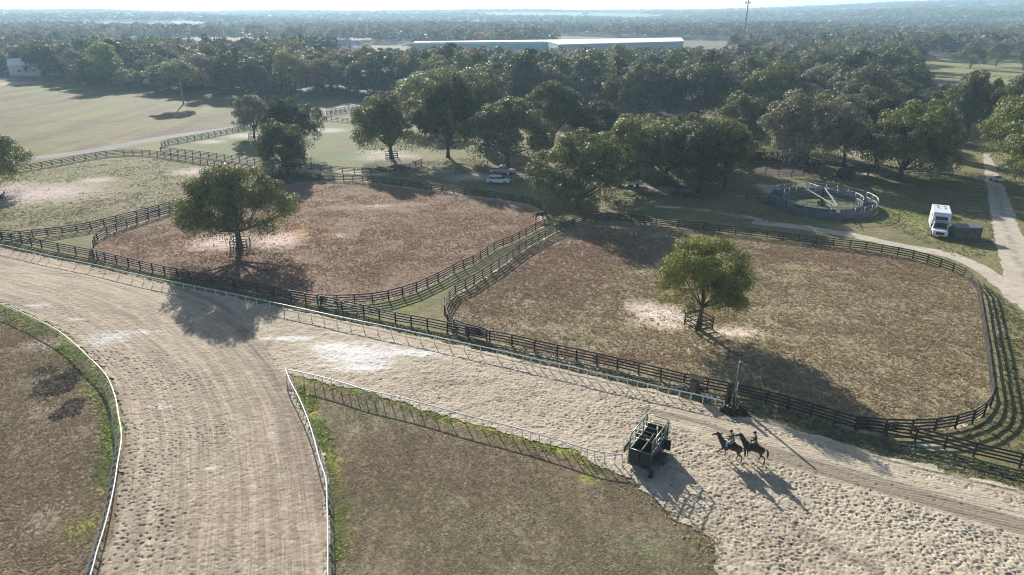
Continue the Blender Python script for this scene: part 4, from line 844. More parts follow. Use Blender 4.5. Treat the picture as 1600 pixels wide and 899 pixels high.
def horse(label, x, y, rz, coat, phase='trot', head='up', group='horses', z=0.0, sc=1.0):
    root = thing('horse', (x, y, z), rz, label, 'horse', group); root.scale = (sc,) * 3
    sc_ = .94
    root.scale = (sc * sc_,) * 3
    J = [(-.15, 0, 1.22, .29, .33), (.25, 0, 1.20, .28, .33), (.55, 0, 1.24, .25, .32), (-.50, 0, 1.27, .28, .30), (-.76, 0, 1.27, .19, .24), (-.88, 0, 1.36, .07, .09)]
    B = [(0, 1), (1, 2), (0, 3), (3, 4), (4, 5)]
    if head == 'up': nk = [(.80, 0, 1.45, .17, .24), (1.0, 0, 1.72, .12, .19), (1.16, 0, 1.96, .095, .14), (1.26, 0, 2.02, .10, .115), (1.42, 0, 1.92, .085, .10), (1.60, 0, 1.76, .06, .07), (1.68, 0, 1.69, .055, .055)]
    elif head == 'level': nk = [(.82, 0, 1.36, .17, .24), (1.08, 0, 1.52, .12, .19), (1.32, 0, 1.64, .095, .14), (1.42, 0, 1.66, .10, .115), (1.56, 0, 1.54, .085, .10), (1.68, 0, 1.36, .06, .07), (1.72, 0, 1.27, .055, .055)]
    else: nk = [(.84, 0, 1.18, .16, .22), (1.10, 0, .95, .12, .17), (1.30, 0, .66, .09, .12), (1.36, 0, .52, .09, .10), (1.40, 0, .36, .08, .08), (1.42, 0, .18, .055, .055), (1.42, 0, .10, .05, .05)]
    o = len(J); J += nk; B += [(2, o)] + [(o + i, o + i + 1) for i in range(6)]
    e = nk[2]; 
    L = {'trot': [(.62, .17, .10, .45), (.62, -.17, -.10, -.22), (-.62, .17, -.22, -.30), (-.62, -.17, .16, .18)], 'stand': [(.60, .17, 0, 0), (.60, -.17, .03, .05), (-.64, .17, -.05, -.02), (-.64, -.17, .02, .05)]}[phase]
    for n, (lx, ly, k1, k2) in enumerate(L):
        o = len(J)
        if n < 2:
            lift = .28 if (phase == 'trot' and n == 0) else 0
            J += [(lx - .02, ly * .9, .98, .13, .15), (lx + k1 * .4, ly, .78, .085, .09), (lx + k1 * 1.5, ly, .50 + lift * .8, .055, .06), (lx + k2 * .75, ly, .20 + lift, .036, .04), (lx + k2 * .75 + .03, ly, .10 + lift, .045, .05), (lx + k2 * .75 + .05, ly, .04 + lift, .055, .06)]
            B += [(2, o)]
        else:
            lift = .12 if (phase == 'trot' and n == 2) else 0
            J += [(lx - .02, ly * .85, 1.02, .16, .21), (lx + .10 + k1 * .4, ly, .80, .10, .14), (lx - .12 + k1, ly, .52 + lift, .055, .07), (lx - .06 + k2, ly, .20 + lift, .038, .042), (lx - .02 + k2, ly, .10 + lift, .045, .05), (lx + .01 + k2, ly, .04 + lift, .055, .06)]
            B += [(3, o)]
        B += [(o + i, o + i + 1) for i in range(5)]
    # ears belong to the body surface
    for sg in (-1, 1):
        o = len(J); hx, hy, hzz = nk[3][:3]; J += [(hx - .02, .05 * sg, hzz + .12, .03), (hx, .06 * sg, hzz + .20, .012)]; B += [(9 if head else 9, o), (o, o + 1)]
    skin_obj('body', J, B, coat, root, 2)
    cr = [Vector((q[0] - .07, 0, q[2] + q[4] * .9)) for q in nk[:4]]; m = MB()
    for a, b in zip(cr[:-1], cr[1:]): m.beam(a, b, .05, .16)
    part('mane', m, M_hair, root, bevel=.02)
    m = MB().tube([(-.90, 0, 1.38), (-1.02, 0, 1.36), (-1.12, .02, 1.15), (-1.14, .03, .85), (-1.10, .02, .60)], [.05, .07, .09, .08, .02], 8); part('tail', m, M_hair, root, smooth=True)
    return root
def saddle(parent):
    m = MB().tube([(-.22, 0, 1.58), (-.10, 0, 1.55), (.08, 0, 1.55), (.20, 0, 1.61)], [.06, .14, .13, .05], 10); part('saddle', m, M_saddle, parent, smooth=True)
    m = MB().box((.0, 0, 1.40), (.62, .70, .30)); part('saddle_pad', m, M_cloth, parent, bevel=.1)
    h = MB().tube([(1.50, .10, 1.80), (1.1, .15, 1.74), (.52, .10, 1.80)], .012, 5); h.tube([(1.50, -.10, 1.80), (1.1, -.15, 1.74), (.52, -.10, 1.80)], .012, 5); part('reins', h, M_saddle, parent, smooth=True)
def rider(label, x, y, rz, leg, z=0.0, lean=.12):
    root = thing('person', (x, y, z), rz, label, 'person', 'riders on horseback')
    b = 1.66; hp = -.06
    J = [(hp, 0, b, .15, .13), (hp + .03, 0, b + .22, .145, .12), (hp + lean, 0, b + .42, .17, .12), (hp + lean + .03, 0, b + .53, .09, .08), (hp + lean + .06, 0, b + .60, .055), (hp + lean + .10, 0, b + .70, .085, .095), (hp + lean + .11, 0, b + .79, .085, .095), (hp + lean + .08, 0, b + .86, .05, .06)]
    B = [(i, i + 1) for i in range(7)]
    for sg in (-1, 1):
        o = len(J); J += [(hp + lean, .19 * sg, b + .47, .065), (hp + lean + .10, .25 * sg, b + .22, .05), (hp + lean + .38, .12 * sg, b + .14, .035), (hp + lean + .44, .10 * sg, b + .145, .032, .02), (hp + lean + .50, .095 * sg, b + .12, .026, .016)]; B += [(2, o), (o, o + 1), (o + 1, o + 2), (o + 2, o + 3), (o + 3, o + 4)]
        o = len(J); J += [(hp + .10, .20 * sg, b - .03, .115), (hp + .40, .35 * sg, b - .16, .085), (hp + .32, .37 * sg, b - .42, .065), (hp + .22, .37 * sg, b - .62, .045), (hp + .30, .37 * sg, b - .70, .045, .035), (hp + .40, .38 * sg, b - .70, .035, .03)]; B += [(0, o)] + [(o + i, o + i + 1) for i in range(5)]
    skin_obj('body', J, B, M_skin, root, 2)
    G = [(x_, y_, z_, r_[0] + .012, (r_[1] if len(r_) > 1 else r_[0]) + .012) for x_, y_, z_, *r_ in J[:4]]; gb = [(0, 1), (1, 2), (2, 3)]
    for sg, o in ((-1, 8), (1, 19)):
        n = len(G); G += [(*J[o + i][:3], J[o + i][3] + .014, J[o + i][3] + .014) for i in range(3)]; gb += [(2, n), (n, n + 1), (n + 1, n + 2)]
    skin_obj('jacket', G, gb, M_cloth, root, 2)
    G = [(J[0][0], 0, b + .03, .16, .14), (J[0][0], 0, b - .05, .16, .13)]; gb = [(0, 1)]
    for sg, o in ((-1, 13), (1, 24)):
        n = len(G); G += [(*J[o + i][:3], J[o + i][3] + .012, J[o + i][3] + .012) for i in range(4)]; gb += [(1, n), (n, n + 1), (n + 1, n + 2), (n + 2, n + 3)]
    skin_obj('trousers', G, gb, leg, root, 2)
    hx, hzz = hp + lean + .10, b + .80
    m = MB(); m.tube([(hx, 0, hzz - .02), (hx, 0, hzz + .05), (hx, 0, hzz + .11), (hx, 0, hzz + .135)], [.125, .12, .08, .02], 12); m.box((hx + .13, 0, hzz), (.09, .15, .02)); part('helmet', m, M_helm, root, smooth=True)
    for sg in (-1, 1):
        m = MB(); m.tube([(hp + .30, .37 * sg, b - .44), (hp + .22, .37 * sg, b - .64), (hp + .27, .375 * sg, b - .72)], [.085, .065, .06], 8); m.tube([(hp + .22, .375 * sg, b - .715), (hp + .45, .385 * sg, b - .715)], [.055, .04], 8); part('boot', m, M_boot, root, smooth=True)
        e = MB(); e.tube([(hx + .075, .033 * sg, hzz - .045), (hx + .09, .034 * sg, hzz - .045)], .013, 6); part('eye', e, M_helm, root)
    m = MB(); m.tube([(hx + .08, 0, hzz - .055), (hx + .115, 0, hzz - .085)], [.012, .02], 6); part('nose', m, M_skin, root, smooth=True)
    return root
ZT = .05
hd = math.atan2(P(400, 470)[1] - P(1131, 641)[1], P(400, 470)[0] - P(1131, 641)[0])
x, y = P(1140, 718); s1 = horse('dark bay horse trotting in front with its head up, ridden', x, y, hd - .10, M_coat, 'trot', 'up', 'horses ridden on the track', ZT); saddle(s1)
rider('rider in black top and pale blue jeans on the leading horse', x, y, hd - .10, M_jean, ZT)
x, y = P(1175, 720); s2 = horse('black brown horse following behind with its head tucked, ridden', x, y, hd - .12, M_coatb, 'trot', 'up', 'horses ridden on the track', ZT); saddle(s2)
rider('rider all in dark clothes on the following horse', x, y, hd - .12, M_dkjean, ZT, .05)
horse('dark bay horse standing at the rounded corner of the middle paddock', *P(843, 345), .35, M_coat, 'stand', 'level', 'loose horses in the paddocks')
horse('dark horse standing under the tree at the left edge', *P(6, 316), 1.9, M_coatb, 'stand', 'level', 'loose horses in the paddocks')

# ------------------------------------------------------------------ starting gate
def starting_gate():
    a = Vector((*P(986, 682, 2.7), 0)); b = Vector((*P(1020, 690, 2.7), 0)); c = Vector((*P(1012, 648, 2.7), 0)); d = Vector((*P(1045, 657, 2.7), 0))
    f = (a + b) / 2; r = (c + d) / 2; ax = (f - r).normalized(); L = (f - r).length; rz = math.atan2(ax.y, ax.x); o = thing('starting_gate', ((f + r) / 2).to_3d() + Vector((0, 0, ZT)), rz, 'dark green two stall starting gate on wheels at the edge of the sand chute', 'starting gate')
    W = .88; h = L / 2; T = 2.7
    fm = MB()
    for sg in (-1, 1):
        y = W * sg
        fm.tube([(h + .18, y, .25), (h + .05, y, T - .35), (h - .12, y, T), (-h, y, T), (-h - .02, y, .25)], .05, 7)
        for xx in (-h * .55, -h * .1, h * .4): fm.tube([(xx, y, .3), (xx, y, T - .02)], .04, 6)
        for zz in (1.45, 2.1): fm.tube([(-h, y, zz), (h + .08, y, zz)], .035, 6)
        fm.tube([(-h, y, .35), (h + .17, y, .35)], .05, 6); fm.tube([(-h * .55, y, 1.45), (-h, y, T)], .03, 6)
    part('frame', fm, M_pipe, o, smooth=True)
    for k, xx in enumerate((-h, -h * .62, -h * .25, h * .12, h * .45, h * .78)):
        part('cross_bar', MB().tube([(xx, -W, T - (.0 if k == 0 else .35)), (xx, W, T - (.0 if k == 0 else .35))], .035, 6), M_pipe, o, smooth=True)
    part('cross_bar', MB().tube([(h + .05, -W, 1.55), (h + .05, W, 1.55)], .045, 6), M_pipe, o, smooth=True)
    part('cross_bar', MB().tube([(-h, -W, 2.1), (-h, W, 2.1)], .035, 6), M_pipe, o, smooth=True)
    for sg in (-1, 0, 1):
        m = MB().box((-.05, W * sg * .93, .95), (L * .92, .12, 1.15)); part('padded_partition', m, M_green, o, bevel=.04)
    for sg in (-1, 1):
        m = MB().box((h + .14, sg * W * .5, .92), (.07, W * .86, 1.15)); part('front_door', m, M_green, o, bevel=.02)
        m = MB().box((-h - .05, sg * W * .5, 1.15), (.06, W * .86, 1.5)); part('rear_door', m, M_green, o, bevel=.02)
        m = MB().box((h * .30, sg * (W + .42), .80), (.95, .62, .08)).box((h * .30, sg * (W + .72), .62), (.95, .06, .55)); part('step_platform', m, M_green, o)
        m = MB().box((-h * .55, sg * (W + .30), 1.0), (.06, .5, .9)); part('wing_panel', m, M_green, o)
        wl = part('wheel', MB(), None, o) if False else None
        m = MB(); m.tube([(-.12, sg * (W + .30), .38), (-.12, sg * (W + .52), .38)], .38, 18); wh = part('wheel', m, M_rubber, o, smooth=False)
        m = MB(); m.tube([(-.12, sg * (W + .50), .38), (-.12, sg * (W + .535), .38)], .19, 12); part('rim', m, M_pipe, wh)
    part('floor_frame', MB().box((0, 0, .30), (L * .96, W * 1.8, .08)), M_green, o)
    part('axle', MB().tube([(-.12, -W - .4, .38), (-.12, W + .4, .38)], .05, 6), M_pipe, o)
    m = MB(); m.tube([(h + .1, -.7, .42), (h + 1.25, 0, .42), (h + .1, .7, .42)], .05, 6); m.tube([(h + 1.2, 0, .42), (h + 1.55, 0, .40)], .06, 6); part('tow_bar', m, M_pipe, o, smooth=True)
    m = MB(); m.tube([(h + .55, 1.0, .30), (h + .55, 1.24, .30)], .30, 16); part('spare_wheel', m, M_rubber, o)
    return o
starting_gate()

# ------------------------------------------------------------------ horse walker
def ring_pts(R, n, a0=0, a1=2 * math.pi): return [(R * math.cos(a0 + (a1 - a0) * i / n), R * math.sin(a0 + (a1 - a0) * i / n)) for i in range(n + 1)]
def walker():
    cx, cy_ = P(1283, 321); o = thing('horse_walker', (cx, cy_, 0), .2, 'round galvanised horse walker with two ringed walls and long top booms', 'horse walker'); NP = 28; H = 1.95
    for R, nm, ng in ((8.9, 'outer', 28), (6.6, 'inner', 22)):
        for zz, r in ((H, .05), (1.05, .03)):
            m = MB(); m.tube([(a, b, zz) for a, b in ring_pts(R, 56)], r, 6); part('ring_rail', m, M_galv, o, smooth=True)
        pm = MB().tube([(0, 0, 0), (0, 0, H)], .045, 6).mesh('post', True); pm.materials.append(M_galv)
        for a, b in ring_pts(R, ng)[:-1]:
            q = bpy.data.objects.new('post', pm); COL.objects.link(q); q.parent = o; q.location = (a, b, 0)
        mp = MB(); P_ = ring_pts(R, ng)
        for (a, b), (c, d) in zip(P_[:-1], P_[1:]): mp.beam((a, b, .58), (c, d, .58), .03, .92)
        part('wall_panel', mp, M_panel, o)
        mb = MB(); Pb = ring_pts(R, ng * 7)
        for i, (a, b) in enumerate(Pb[:-1]):
            if i % 7: mb.box((a, b, 1.5), (.02, .02, .9), math.atan2(b, a))
        part('bars', mb, M_galv, o)['kind'] = 'stuff'
    m = MB(); m.tube([(0, 0, 0), (0, 0, 3.3)], [.22, .14], 10); m.box((0, 0, .35), (1.0, 1.0, .7)); part('mast', m, M_card, o)
    for k in range(6):
        a = k * math.pi / 3 + .25; m = MB(); m.tube([(0, 0, 3.2), (8.1 * math.cos(a), 8.1 * math.sin(a), 2.2)], .035, 6); part('arm', m, M_galv, o, smooth=True)
        g = MB(); r_ = 7.75; g.box((r_ * math.cos(a), r_ * math.sin(a), 1.2), (1.7, .04, 1.1), a); part('divider_panel', g, M_galv if k in (0, 3) else M_panel, o)
    q0 = P(1256, 293, 3.1); q1 = P(1306, 325, 2.1); R_ = Matrix.Rotation(-.2, 3, 'Z')
    a = R_ @ Vector((q0[0] - cx, q0[1] - cy_, 3.1)); b = R_ @ Vector((q1[0] - cx, q1[1] - cy_, 2.4)); m = MB(); m.beam(a, b, .11, .11); part('boom', m, M_white, o)
    m = MB(); m.beam((0, 0, 3.25), b + Vector((.2, .1, .1)), .08, .08); part('boom', m, M_white, o)
    return cx, cy_
cx, cy_ = walker()
wd = ground_mat('walker ground', (.13, .12, .105), (.17, .15, .12), fine=.2)
sheet('sand_ring', [(cx + a, cy_ + b) for a, b in ring_pts(8.9, 60)[:-1]], .028, wd.m, 'dark worn walking ring between the walls of the horse walker', jitter=.02)
sheet('grass_disc', [(cx + a, cy_ + b) for a, b in ring_pts(6.4, 50)[:-1]], .034, gf.m, 'grass floor in the middle of the horse walker', jitter=.1, masks=dict(lit=[(0, 0, 1, 1, 0)], dry=[(0, 0, 1, 1, 0)]))
# round pen
def round_pen():
    cx, cy_ = P(1214, 264); o = thing('round_pen', (cx, cy_, 0), 0, 'round training pen with solid red brown board wall at the back', 'pen'); R = 8.2; m = MB(); P_ = ring_pts(R, 40)
    for i in range(40):
        a = i / 40 * 2 * math.pi
        if -.1 < a < math.pi + .15: (p, q), (r, s) = P_[i], P_[i + 1]; m.beam((p, q, 1.1), (r, s, 1.1), .05, 2.1)
    part('board_wall', m, wood_mat('red brown boards', (.075, .035, .026), .7), o)
    pm = MB().box((0, 0, 1.15), (.13, .13, 2.3)).mesh('post'); pm.materials.append(M_brownw)
    for a, b in P_[:-1:2]:
        q = bpy.data.objects.new('post', pm); COL.objects.link(q); q.parent = o; q.location = (a * 1.012, b * 1.012, 0)
    for zz in (.5, 1.0, 1.5, 2.0):
        m = MB()
        for i in range(40):
            if i / 40 * 2 * math.pi > math.pi + .15: (p, q), (r, s) = P_[i], P_[i + 1]; m.beam((p, q, zz), (r, s, zz), .05, .05)
        part('rail', m, M_brownw, o)
    return cx, cy_
pcx, pcy = round_pen()
sheet('sand_ring', [(pcx + a, pcy + b) for a, b in ring_pts(7.9, 50)[:-1]], .028, ground_mat('shaded pen sand', (.085, .07, .065), (.11, .09, .08), fine=.15).m, 'greyish sand floor of the round pen, darkened for tree shade', jitter=.05)  # shade of the trees over the pen is put into this dark floor colour

# ------------------------------------------------------------------ vehicles
def vehicle(label, x, y, rz, kind, paint, group='vehicles parked in the yard', name='parked_car', cat='car', z=0.02):
    o = thing(name, (x, y, z), rz, label, cat, group)
    if kind == 'suv':
        L, Wd, H = 4.6, 1.86, 1.68
        body = [(-2.3, .35), (-2.33, .75), (-2.26, 1.02), (-1.2, 1.06), (.9, 1.02), (1.1, .98), (2.1, .86), (2.3, .66), (2.3, .34)]
        cab = [(-2.2, 1.0), (-1.95, 1.55), (-1.6, 1.66), (.15, 1.66), (.55, 1.50), (1.15, .98)]
    elif kind == 'pickup':
        L, Wd, H = 5.6, 1.95, 1.82
        body = [(-2.8, .45), (-2.8, 1.08), (-.75, 1.08), (1.1, 1.10), (1.3, 1.06), (2.6, .98), (2.8, .78), (2.8, .42)]
        cab = [(-.75, 1.05), (-.62, 1.74), (-.35, 1.82), (.75, 1.82), (1.4, 1.05)]
    h = Wd / 2
    part('body', MB().prism(body, -h, h, -h * .94, h * .94, .95), paint, o, bevel=.07)
    part('cabin', MB().prism(cab, -h * .95, h * .95, -h * .76, h * .76, 1.1), paint, o, bevel=.05)
    cx0 = min(p[0] for p in cab); cx1 = max(p[0] for p in cab); ct = max(p[1] for p in cab)
    zb = min(p[1] for p in cab) + .08; fr = cab[-1]; ft = cab[-2] if kind == 'pickup' else cab[-2]
    # windscreen, rear screen and side windows a little proud of the cabin
    def quad(pts, nm='window'):
        v = [Vector(p) for p in pts]; n = (v[1] - v[0]).cross(v[2] - v[0]).normalized() * .02; m = MB(); m.add([p + n for p in v] + [p - n for p in v], [(0, 1, 2, 3), (7, 6, 5, 4)] + [(i, i + 4, (i + 1) % 4 + 4, (i + 1) % 4) for i in range(4)]); part(nm, m, M_glass, o)
    a = Vector((fr[0], 0, fr[1])); b = Vector((ft[0], 0, ft[1])); a2, b2 = a.lerp(b, .12), a.lerp(b, .94)
    quad([(a2.x + .03, -h * .86, a2.z), (a2.x + .03, h * .86, a2.z), (b2.x + .03, h * .70, b2.z), (b2.x + .03, -h * .70, b2.z)], 'windscreen')
    r0, r1 = cab[0], cab[1]; quad([(r0[0] - .0, h * .82, r0[1] + .12), (r0[0] - .0, -h * .82, r0[1] + .12), (r1[0] - .03, -h * .70, r1[1] - .04), (r1[0] - .03, h * .70, r1[1] - .04)], 'rear_window')
    xs = [r1[0] + .02, (r1[0] + ft[0]) / 2 - .04, (r1[0] + ft[0]) / 2 + .04, ft[0] + .02]
    for sg in (-1, 1):
        for u0, u1, e in ((xs[0], xs[1], 0), (xs[2], xs[3], .32)):
            zt = ct - .14; quad([(u0, sg * h * .955, zb + .04), (u1 + e, sg * h * .955, zb + .04), (u1, sg * h * .80, zt), (u0 + .06, sg * h * .80, zt)])
    for xx in (-L * .31, L * .30):
        for sg in (-1, 1):
            wl = part('wheel', MB().tube([(xx, sg * (h - .20), .36), (xx, sg * (h + .015), .36)], .36, 18), M_rubber, o); part('rim', MB().tube([(xx, sg * (h + .01), .36), (xx, sg * (h + .03), .36)], .21, 12), M_chrome, wl)
    for sg in (-1, 1):
        part('headlight', MB().box((L / 2 - .03, sg * h * .72, .74), (.08, .34, .16)), M_lamp, o); part('tail_light', MB().box((-L / 2, sg * h * .82, .86), (.06, .14, .26)), plain('red lamp', (.35, .02, .02), .2), o)
        part('mirror', MB().box((cx1 - .35 if kind == 'suv' else 1.05, sg * (h + .06), 1.12), (.14, .14, .12)), M_card, o)
    part('bumper', MB().box((L / 2 - .01, 0, .48), (.12, Wd * .94, .2)), M_card, o)
    if kind == 'pickup':
        part('cargo_bed', MB().box((-1.78, 0, 1.075), (1.9, Wd * .82, .03)), M_card, o)
    return o
def mid(a, b): return ((a[0] + b[0]) / 2, (a[1] + b[1]) / 2)
vehicle('white sport utility car parked nearest the middle paddock fence', *P(779, 287), -.12, 'suv', M_carw)
vehicle('silver pickup truck parked right behind the white sport utility car', *P(786, 272), -.10, 'pickup', M_cars, name='pickup_truck', cat='pickup truck')
vehicle('white pickup truck with four doors beside the big dark oak', *P(982, 291), -.16, 'pickup', M_carw, name='pickup_truck', cat='pickup truck')
vehicle('tan pickup truck in the deep shade under the row of oaks', *P(1000, 271), .05, 'pickup', M_cart, name='pickup_truck', cat='pickup truck')
vehicle('black car in the shade under the row of oaks', *P(1076, 307), -.2, 'suv', M_card)
# horse box lorry
def horse_box():
    f = Vector(P(1467, 373)); r = Vector(mid(P(1458, 320, 3.3), P(1482, 321, 3.3))); d = (f - r).normalized(); c = (f + r) / 2; o = thing('horse_box', (c.x, c.y, .02), math.atan2(d.y, d.x), 'white horse box lorry with overhanging cabin facing the camera', 'lorry'); L = (f - r).length; h = L / 2
    part('box', MB().prism([(-h, .55), (-h, 3.25), (-h + .15, 3.35), (h - 2.75, 3.35), (h - 2.35, 2.95), (h - 2.0, 2.2), (h - 3.1, 2.05), (h - 3.1, .55)], -1.2, 1.2), M_carw, o, bevel=.06)
    part('cab', MB().prism([(h - 3.05, .5), (h - 3.05, 1.95), (h - 1.95, 1.98), (h - 1.25, 1.25), (h - .15, 1.12), (h, .9), (h, .45)], -1.02, 1.02, -.9, .9, 1.3), M_carw, o, bevel=.06)
    a, b = Vector((h - 1.22, 0, 1.27)), Vector((h - 1.88, 0, 1.93)); m = MB(); m.add([(a.x, -.9, a.z), (a.x, .9, a.z), (b.x, .78, b.z), (b.x, -.78, b.z), (a.x + .04, -.9, a.z + .03), (a.x + .04, .9, a.z + .03), (b.x + .04, .78, b.z + .03), (b.x + .04, -.78, b.z + .03)], [(0, 1, 2, 3), (4, 7, 6, 5), (0, 4, 5, 1), (1, 5, 6, 2), (2, 6, 7, 3), (3, 7, 4, 0)]); part('windscreen', m, M_glass, o)
    a, b = Vector((h - 2.03, 0, 2.30)), Vector((h - 2.27, 0, 2.80)); m = MB(); m.add([(a.x, -.8, a.z), (a.x, .8, a.z), (b.x, .8, b.z), (b.x, -.8, b.z), (a.x + .05, -.8, a.z + .03), (a.x + .05, .8, a.z + .03), (b.x + .05, .8, b.z + .03), (b.x + .05, -.8, b.z + .03)], [(0, 1, 2, 3), (4, 7, 6, 5), (0, 4, 5, 1), (1, 5, 6, 2), (2, 6, 7, 3), (3, 7, 4, 0)]); part('overhead_window', m, M_glass, o)
    for sg in (-1, 1):
        part('side_window', MB().box((h - 2.4, sg * 1.015, 1.62), (.8, .03, .45)), M_glass, o); part('side_window', MB().box((-.2, sg * 1.205, 2.5), (1.0, .03, .4)), M_glass, o)
        part('side_door', MB().box((h - 4.1, sg * 1.205, 1.6), (.75, .02, 1.9)), M_galv, o)
        part('mirror', MB().box((h - 1.5, sg * 1.22, 1.55), (.12, .22, .4)), M_card, o); part('headlight', MB().box((h - .02, sg * .78, .85), (.08, .3, .2)), M_lamp, o)
        for xx in (-h + 1.5, -h + 2.6, h - .95):
            wl = part('wheel', MB().tube([(xx, sg * .85, .45), (xx, sg * 1.1, .45)], .45, 18), M_rubber, o); part('rim', MB().tube([(xx, sg * 1.09, .45), (xx, sg * 1.115, .45)], .25, 12), M_chrome, wl)
    part('grille', MB().box((h, 0, .78), (.06, 1.1, .34)), M_card, o); part('bumper', MB().box((h + .04, 0, .5), (.16, 2.0, .2)), M_chrome, o)
    for xx, yy in ((-h + 1.4, .45), (-h + 2.5, -.45), (-h + 2.6, .5), (-h + 1.3, -.5)): part('roof_vent', MB().box((xx, yy, 3.385), (.35, .35, .07)), M_cars, o)
horse_box()
# field shelter
a = Vector(P(1493, 375)); b = Vector(P(1532, 376)); c = (a + b) / 2; o = thing('field_shelter', (c.x, c.y + 1.2, 0), -.05, 'low grey board shelter with a flat metal roof beside the white horse box', 'shed')
part('wall', MB().box((0, -.95, .95), (3.7, .06, 1.85)).box((-1.82, -.2, .95), (.06, 1.5, 1.85)).box((1.82, -.2, .95), (.06, 1.5, 1.85)), wood_mat('grey planks', (.12, .115, .105), .8, .35), o)
part('roof', MB().box((0, -.15, 1.94), (4.0, 1.9, .07), R=Matrix.Rotation(.06, 3, 'X')), M_panel, o)
for xx in (-1.86, -.0, 1.86): part('post', MB().box((xx, -1.03, .98), (.10, .08, 1.95)), M_greyw, o)
part('ledge', MB().box((2.05, -.6, .9), (.3, .3, .25)), M_white, o)
# golf cart on the sand road
x, y = P(1556, 284); o = thing('utility_cart', (x, y, .02), 1.7, 'small pale utility cart on the sand road by the light green trees', 'cart')
part('body', MB().prism([(-1.3, .35), (-1.3, .85), (-.3, .9), (-.1, .55), (.5, .55), (.7, .95), (1.25, .8), (1.3, .35)], -.6, .6), M_carw, o, bevel=.05)
part('roof', MB().box((-.05, 0, 1.85), (1.7, 1.15, .06)), M_carw, o)
for a_, b_ in ((-.8, -.5), (-.8, .5), (.7, -.5), (.7, .5)): part('pillar', MB().tube([(a_, b_, .8), (a_ * .95, b_, 1.84)], .025, 6), M_card, o)
part('seat', MB().box((-.3, 0, 1.0), (.5, 1.1, .25)), M_card, o, bevel=.04)
for a_ in (-.85, .85):
    for b_ in (-1, 1): part('wheel', MB().tube([(a_, b_ * .42, .26), (a_, b_ * .62, .26)], .26, 14), M_rubber, o)
# dark covered wagon under the oaks
x, y = P(1320, 281); o = thing('covered_wagon', (x, y, 0), -.15, 'dark covered cart standing in the shade behind the horse walker', 'cart')
part('cover', MB().prism([(-1.6, .9), (-1.7, 1.5), (-1.3, 2.0), (-.5, 2.25), (.5, 2.2), (1.3, 1.9), (1.7, 1.4), (1.6, .9)], -1.0, 1.0), plain('dark green tarpaulin', (.02, .03, .025), .7), o, bevel=.15)
part('chassis', MB().box((0, 0, .78), (3.3, 1.8, .2)), M_card, o)
for a_ in (-.7, .7):
    for b_ in (-1, 1): part('wheel', MB().tube([(a_, b_ * .85, .4), (a_, b_ * 1.05, .4)], .4, 16), M_rubber, o)
part('tow_bar', MB().tube([(-1.6, 0, .7), (-3.2, 0, .35)], .05, 6), M_card, o)

# ------------------------------------------------------------------ things beside the rail
x, y = P(1147, 630); o = thing('utility_pole', (x, y, 0), 0, 'short weathered timber pole with a white pipe at the end of the white rail', 'pole')
part('pole', MB().tube([(0, 0, 0), (.02, 0, 2.4), (.05, 0, 4.1)], [.13, .115, .10], 10), M_greyw, o, smooth=True); part('conduit', MB().tube([(.02, -.16, 0), (.04, -.15, 2.3)], .045, 8), M_white, o, smooth=True)
part('socket_box', MB().box((.03, -.19, 1.35), (.24, .14, .34)), M_galv, o, bevel=.02); part('cap', MB().tube([(.05, 0, 4.08), (.05, 0, 4.16)], [.12, .06], 10), M_galv, o)
x, y = P(1137, 631); o = thing('timber_post', (x, y, 0), .3, 'thick dark timber gate post left of the weathered pole', 'post'); part('post', MB().box((0, 0, 1.1), (.32, .32, 2.2)), M_black, o, bevel=.02); part('hinge', MB().box((0, -.18, 1.5), (.3, .03, .08)), M_galv, o)
x, y = P(1084, 614); o = thing('starter_stand', (x, y, 0), -.35, 'small dark wooden booth with slanted lid between the rail and the fence', 'booth')
part('cabinet', MB().box((0, 0, .75), (.85, .7, 1.5)), M_brownw, o, bevel=.02); part('lid', MB().box((.1, 0, 1.58), (1.25, .95, .07), R=Matrix.Rotation(.22, 3, 'Y')), M_black, o); part('door', MB().box((-.1, -.37, .75), (.5, .03, 1.2)), M_greyw, o)
part('shelf', MB().box((.75, 0, .45), (.7, .6, .08)), M_black, o)
x, y = P(1064, 607); o = thing('folding_chair', (x, y, 0), .5, 'white plastic chair lying on its side left of the dark booth', 'chair')
part('seat', MB().box((0, 0, .28), (.45, .05, .45)), M_white, o, bevel=.01); part('backrest', MB().box((-.38, .03, .30), (.36, .05, .42), R=Matrix.Rotation(.25, 3, 'Z')), M_white, o)
for a_, b_ in ((.2, .08), (.2, .5), (-.18, .08), (-.18, .5)): part('leg', MB().tube([(a_, 0, b_), (a_ + .05, -.45, b_)], .02, 6), M_white, o)
# brushy mound where the rail ends
rng = np.random.default_rng(77); x, y = P(1146, 646); n = 1500; e = unit(rng.normal(size=(n, 3))); e[:, 2] = abs(e[:, 2]); pos = e * np.array([1.15, .7, .75]) * rng.uniform(.7, 1.05, (n, 1)) + [0, 0, .0]
V, F = leaf_quads(pos, unit(e + rng.normal(size=(n, 3)) * .5), .16 * rng.uniform(.5, 1.4, n), rng, 1.6); me = mesh_np('bush', V, F); me.materials.append(M_leaf); o = bpy.data.objects.new('bush', me); COL.objects.link(o); o.location = (x, y, 0); o.rotation_euler = (0, 0, -.4); o.color = (.06, .055, .038, 1); tag(o, 'dark scrubby mound of brush where the straight white rail ends', 'bush')

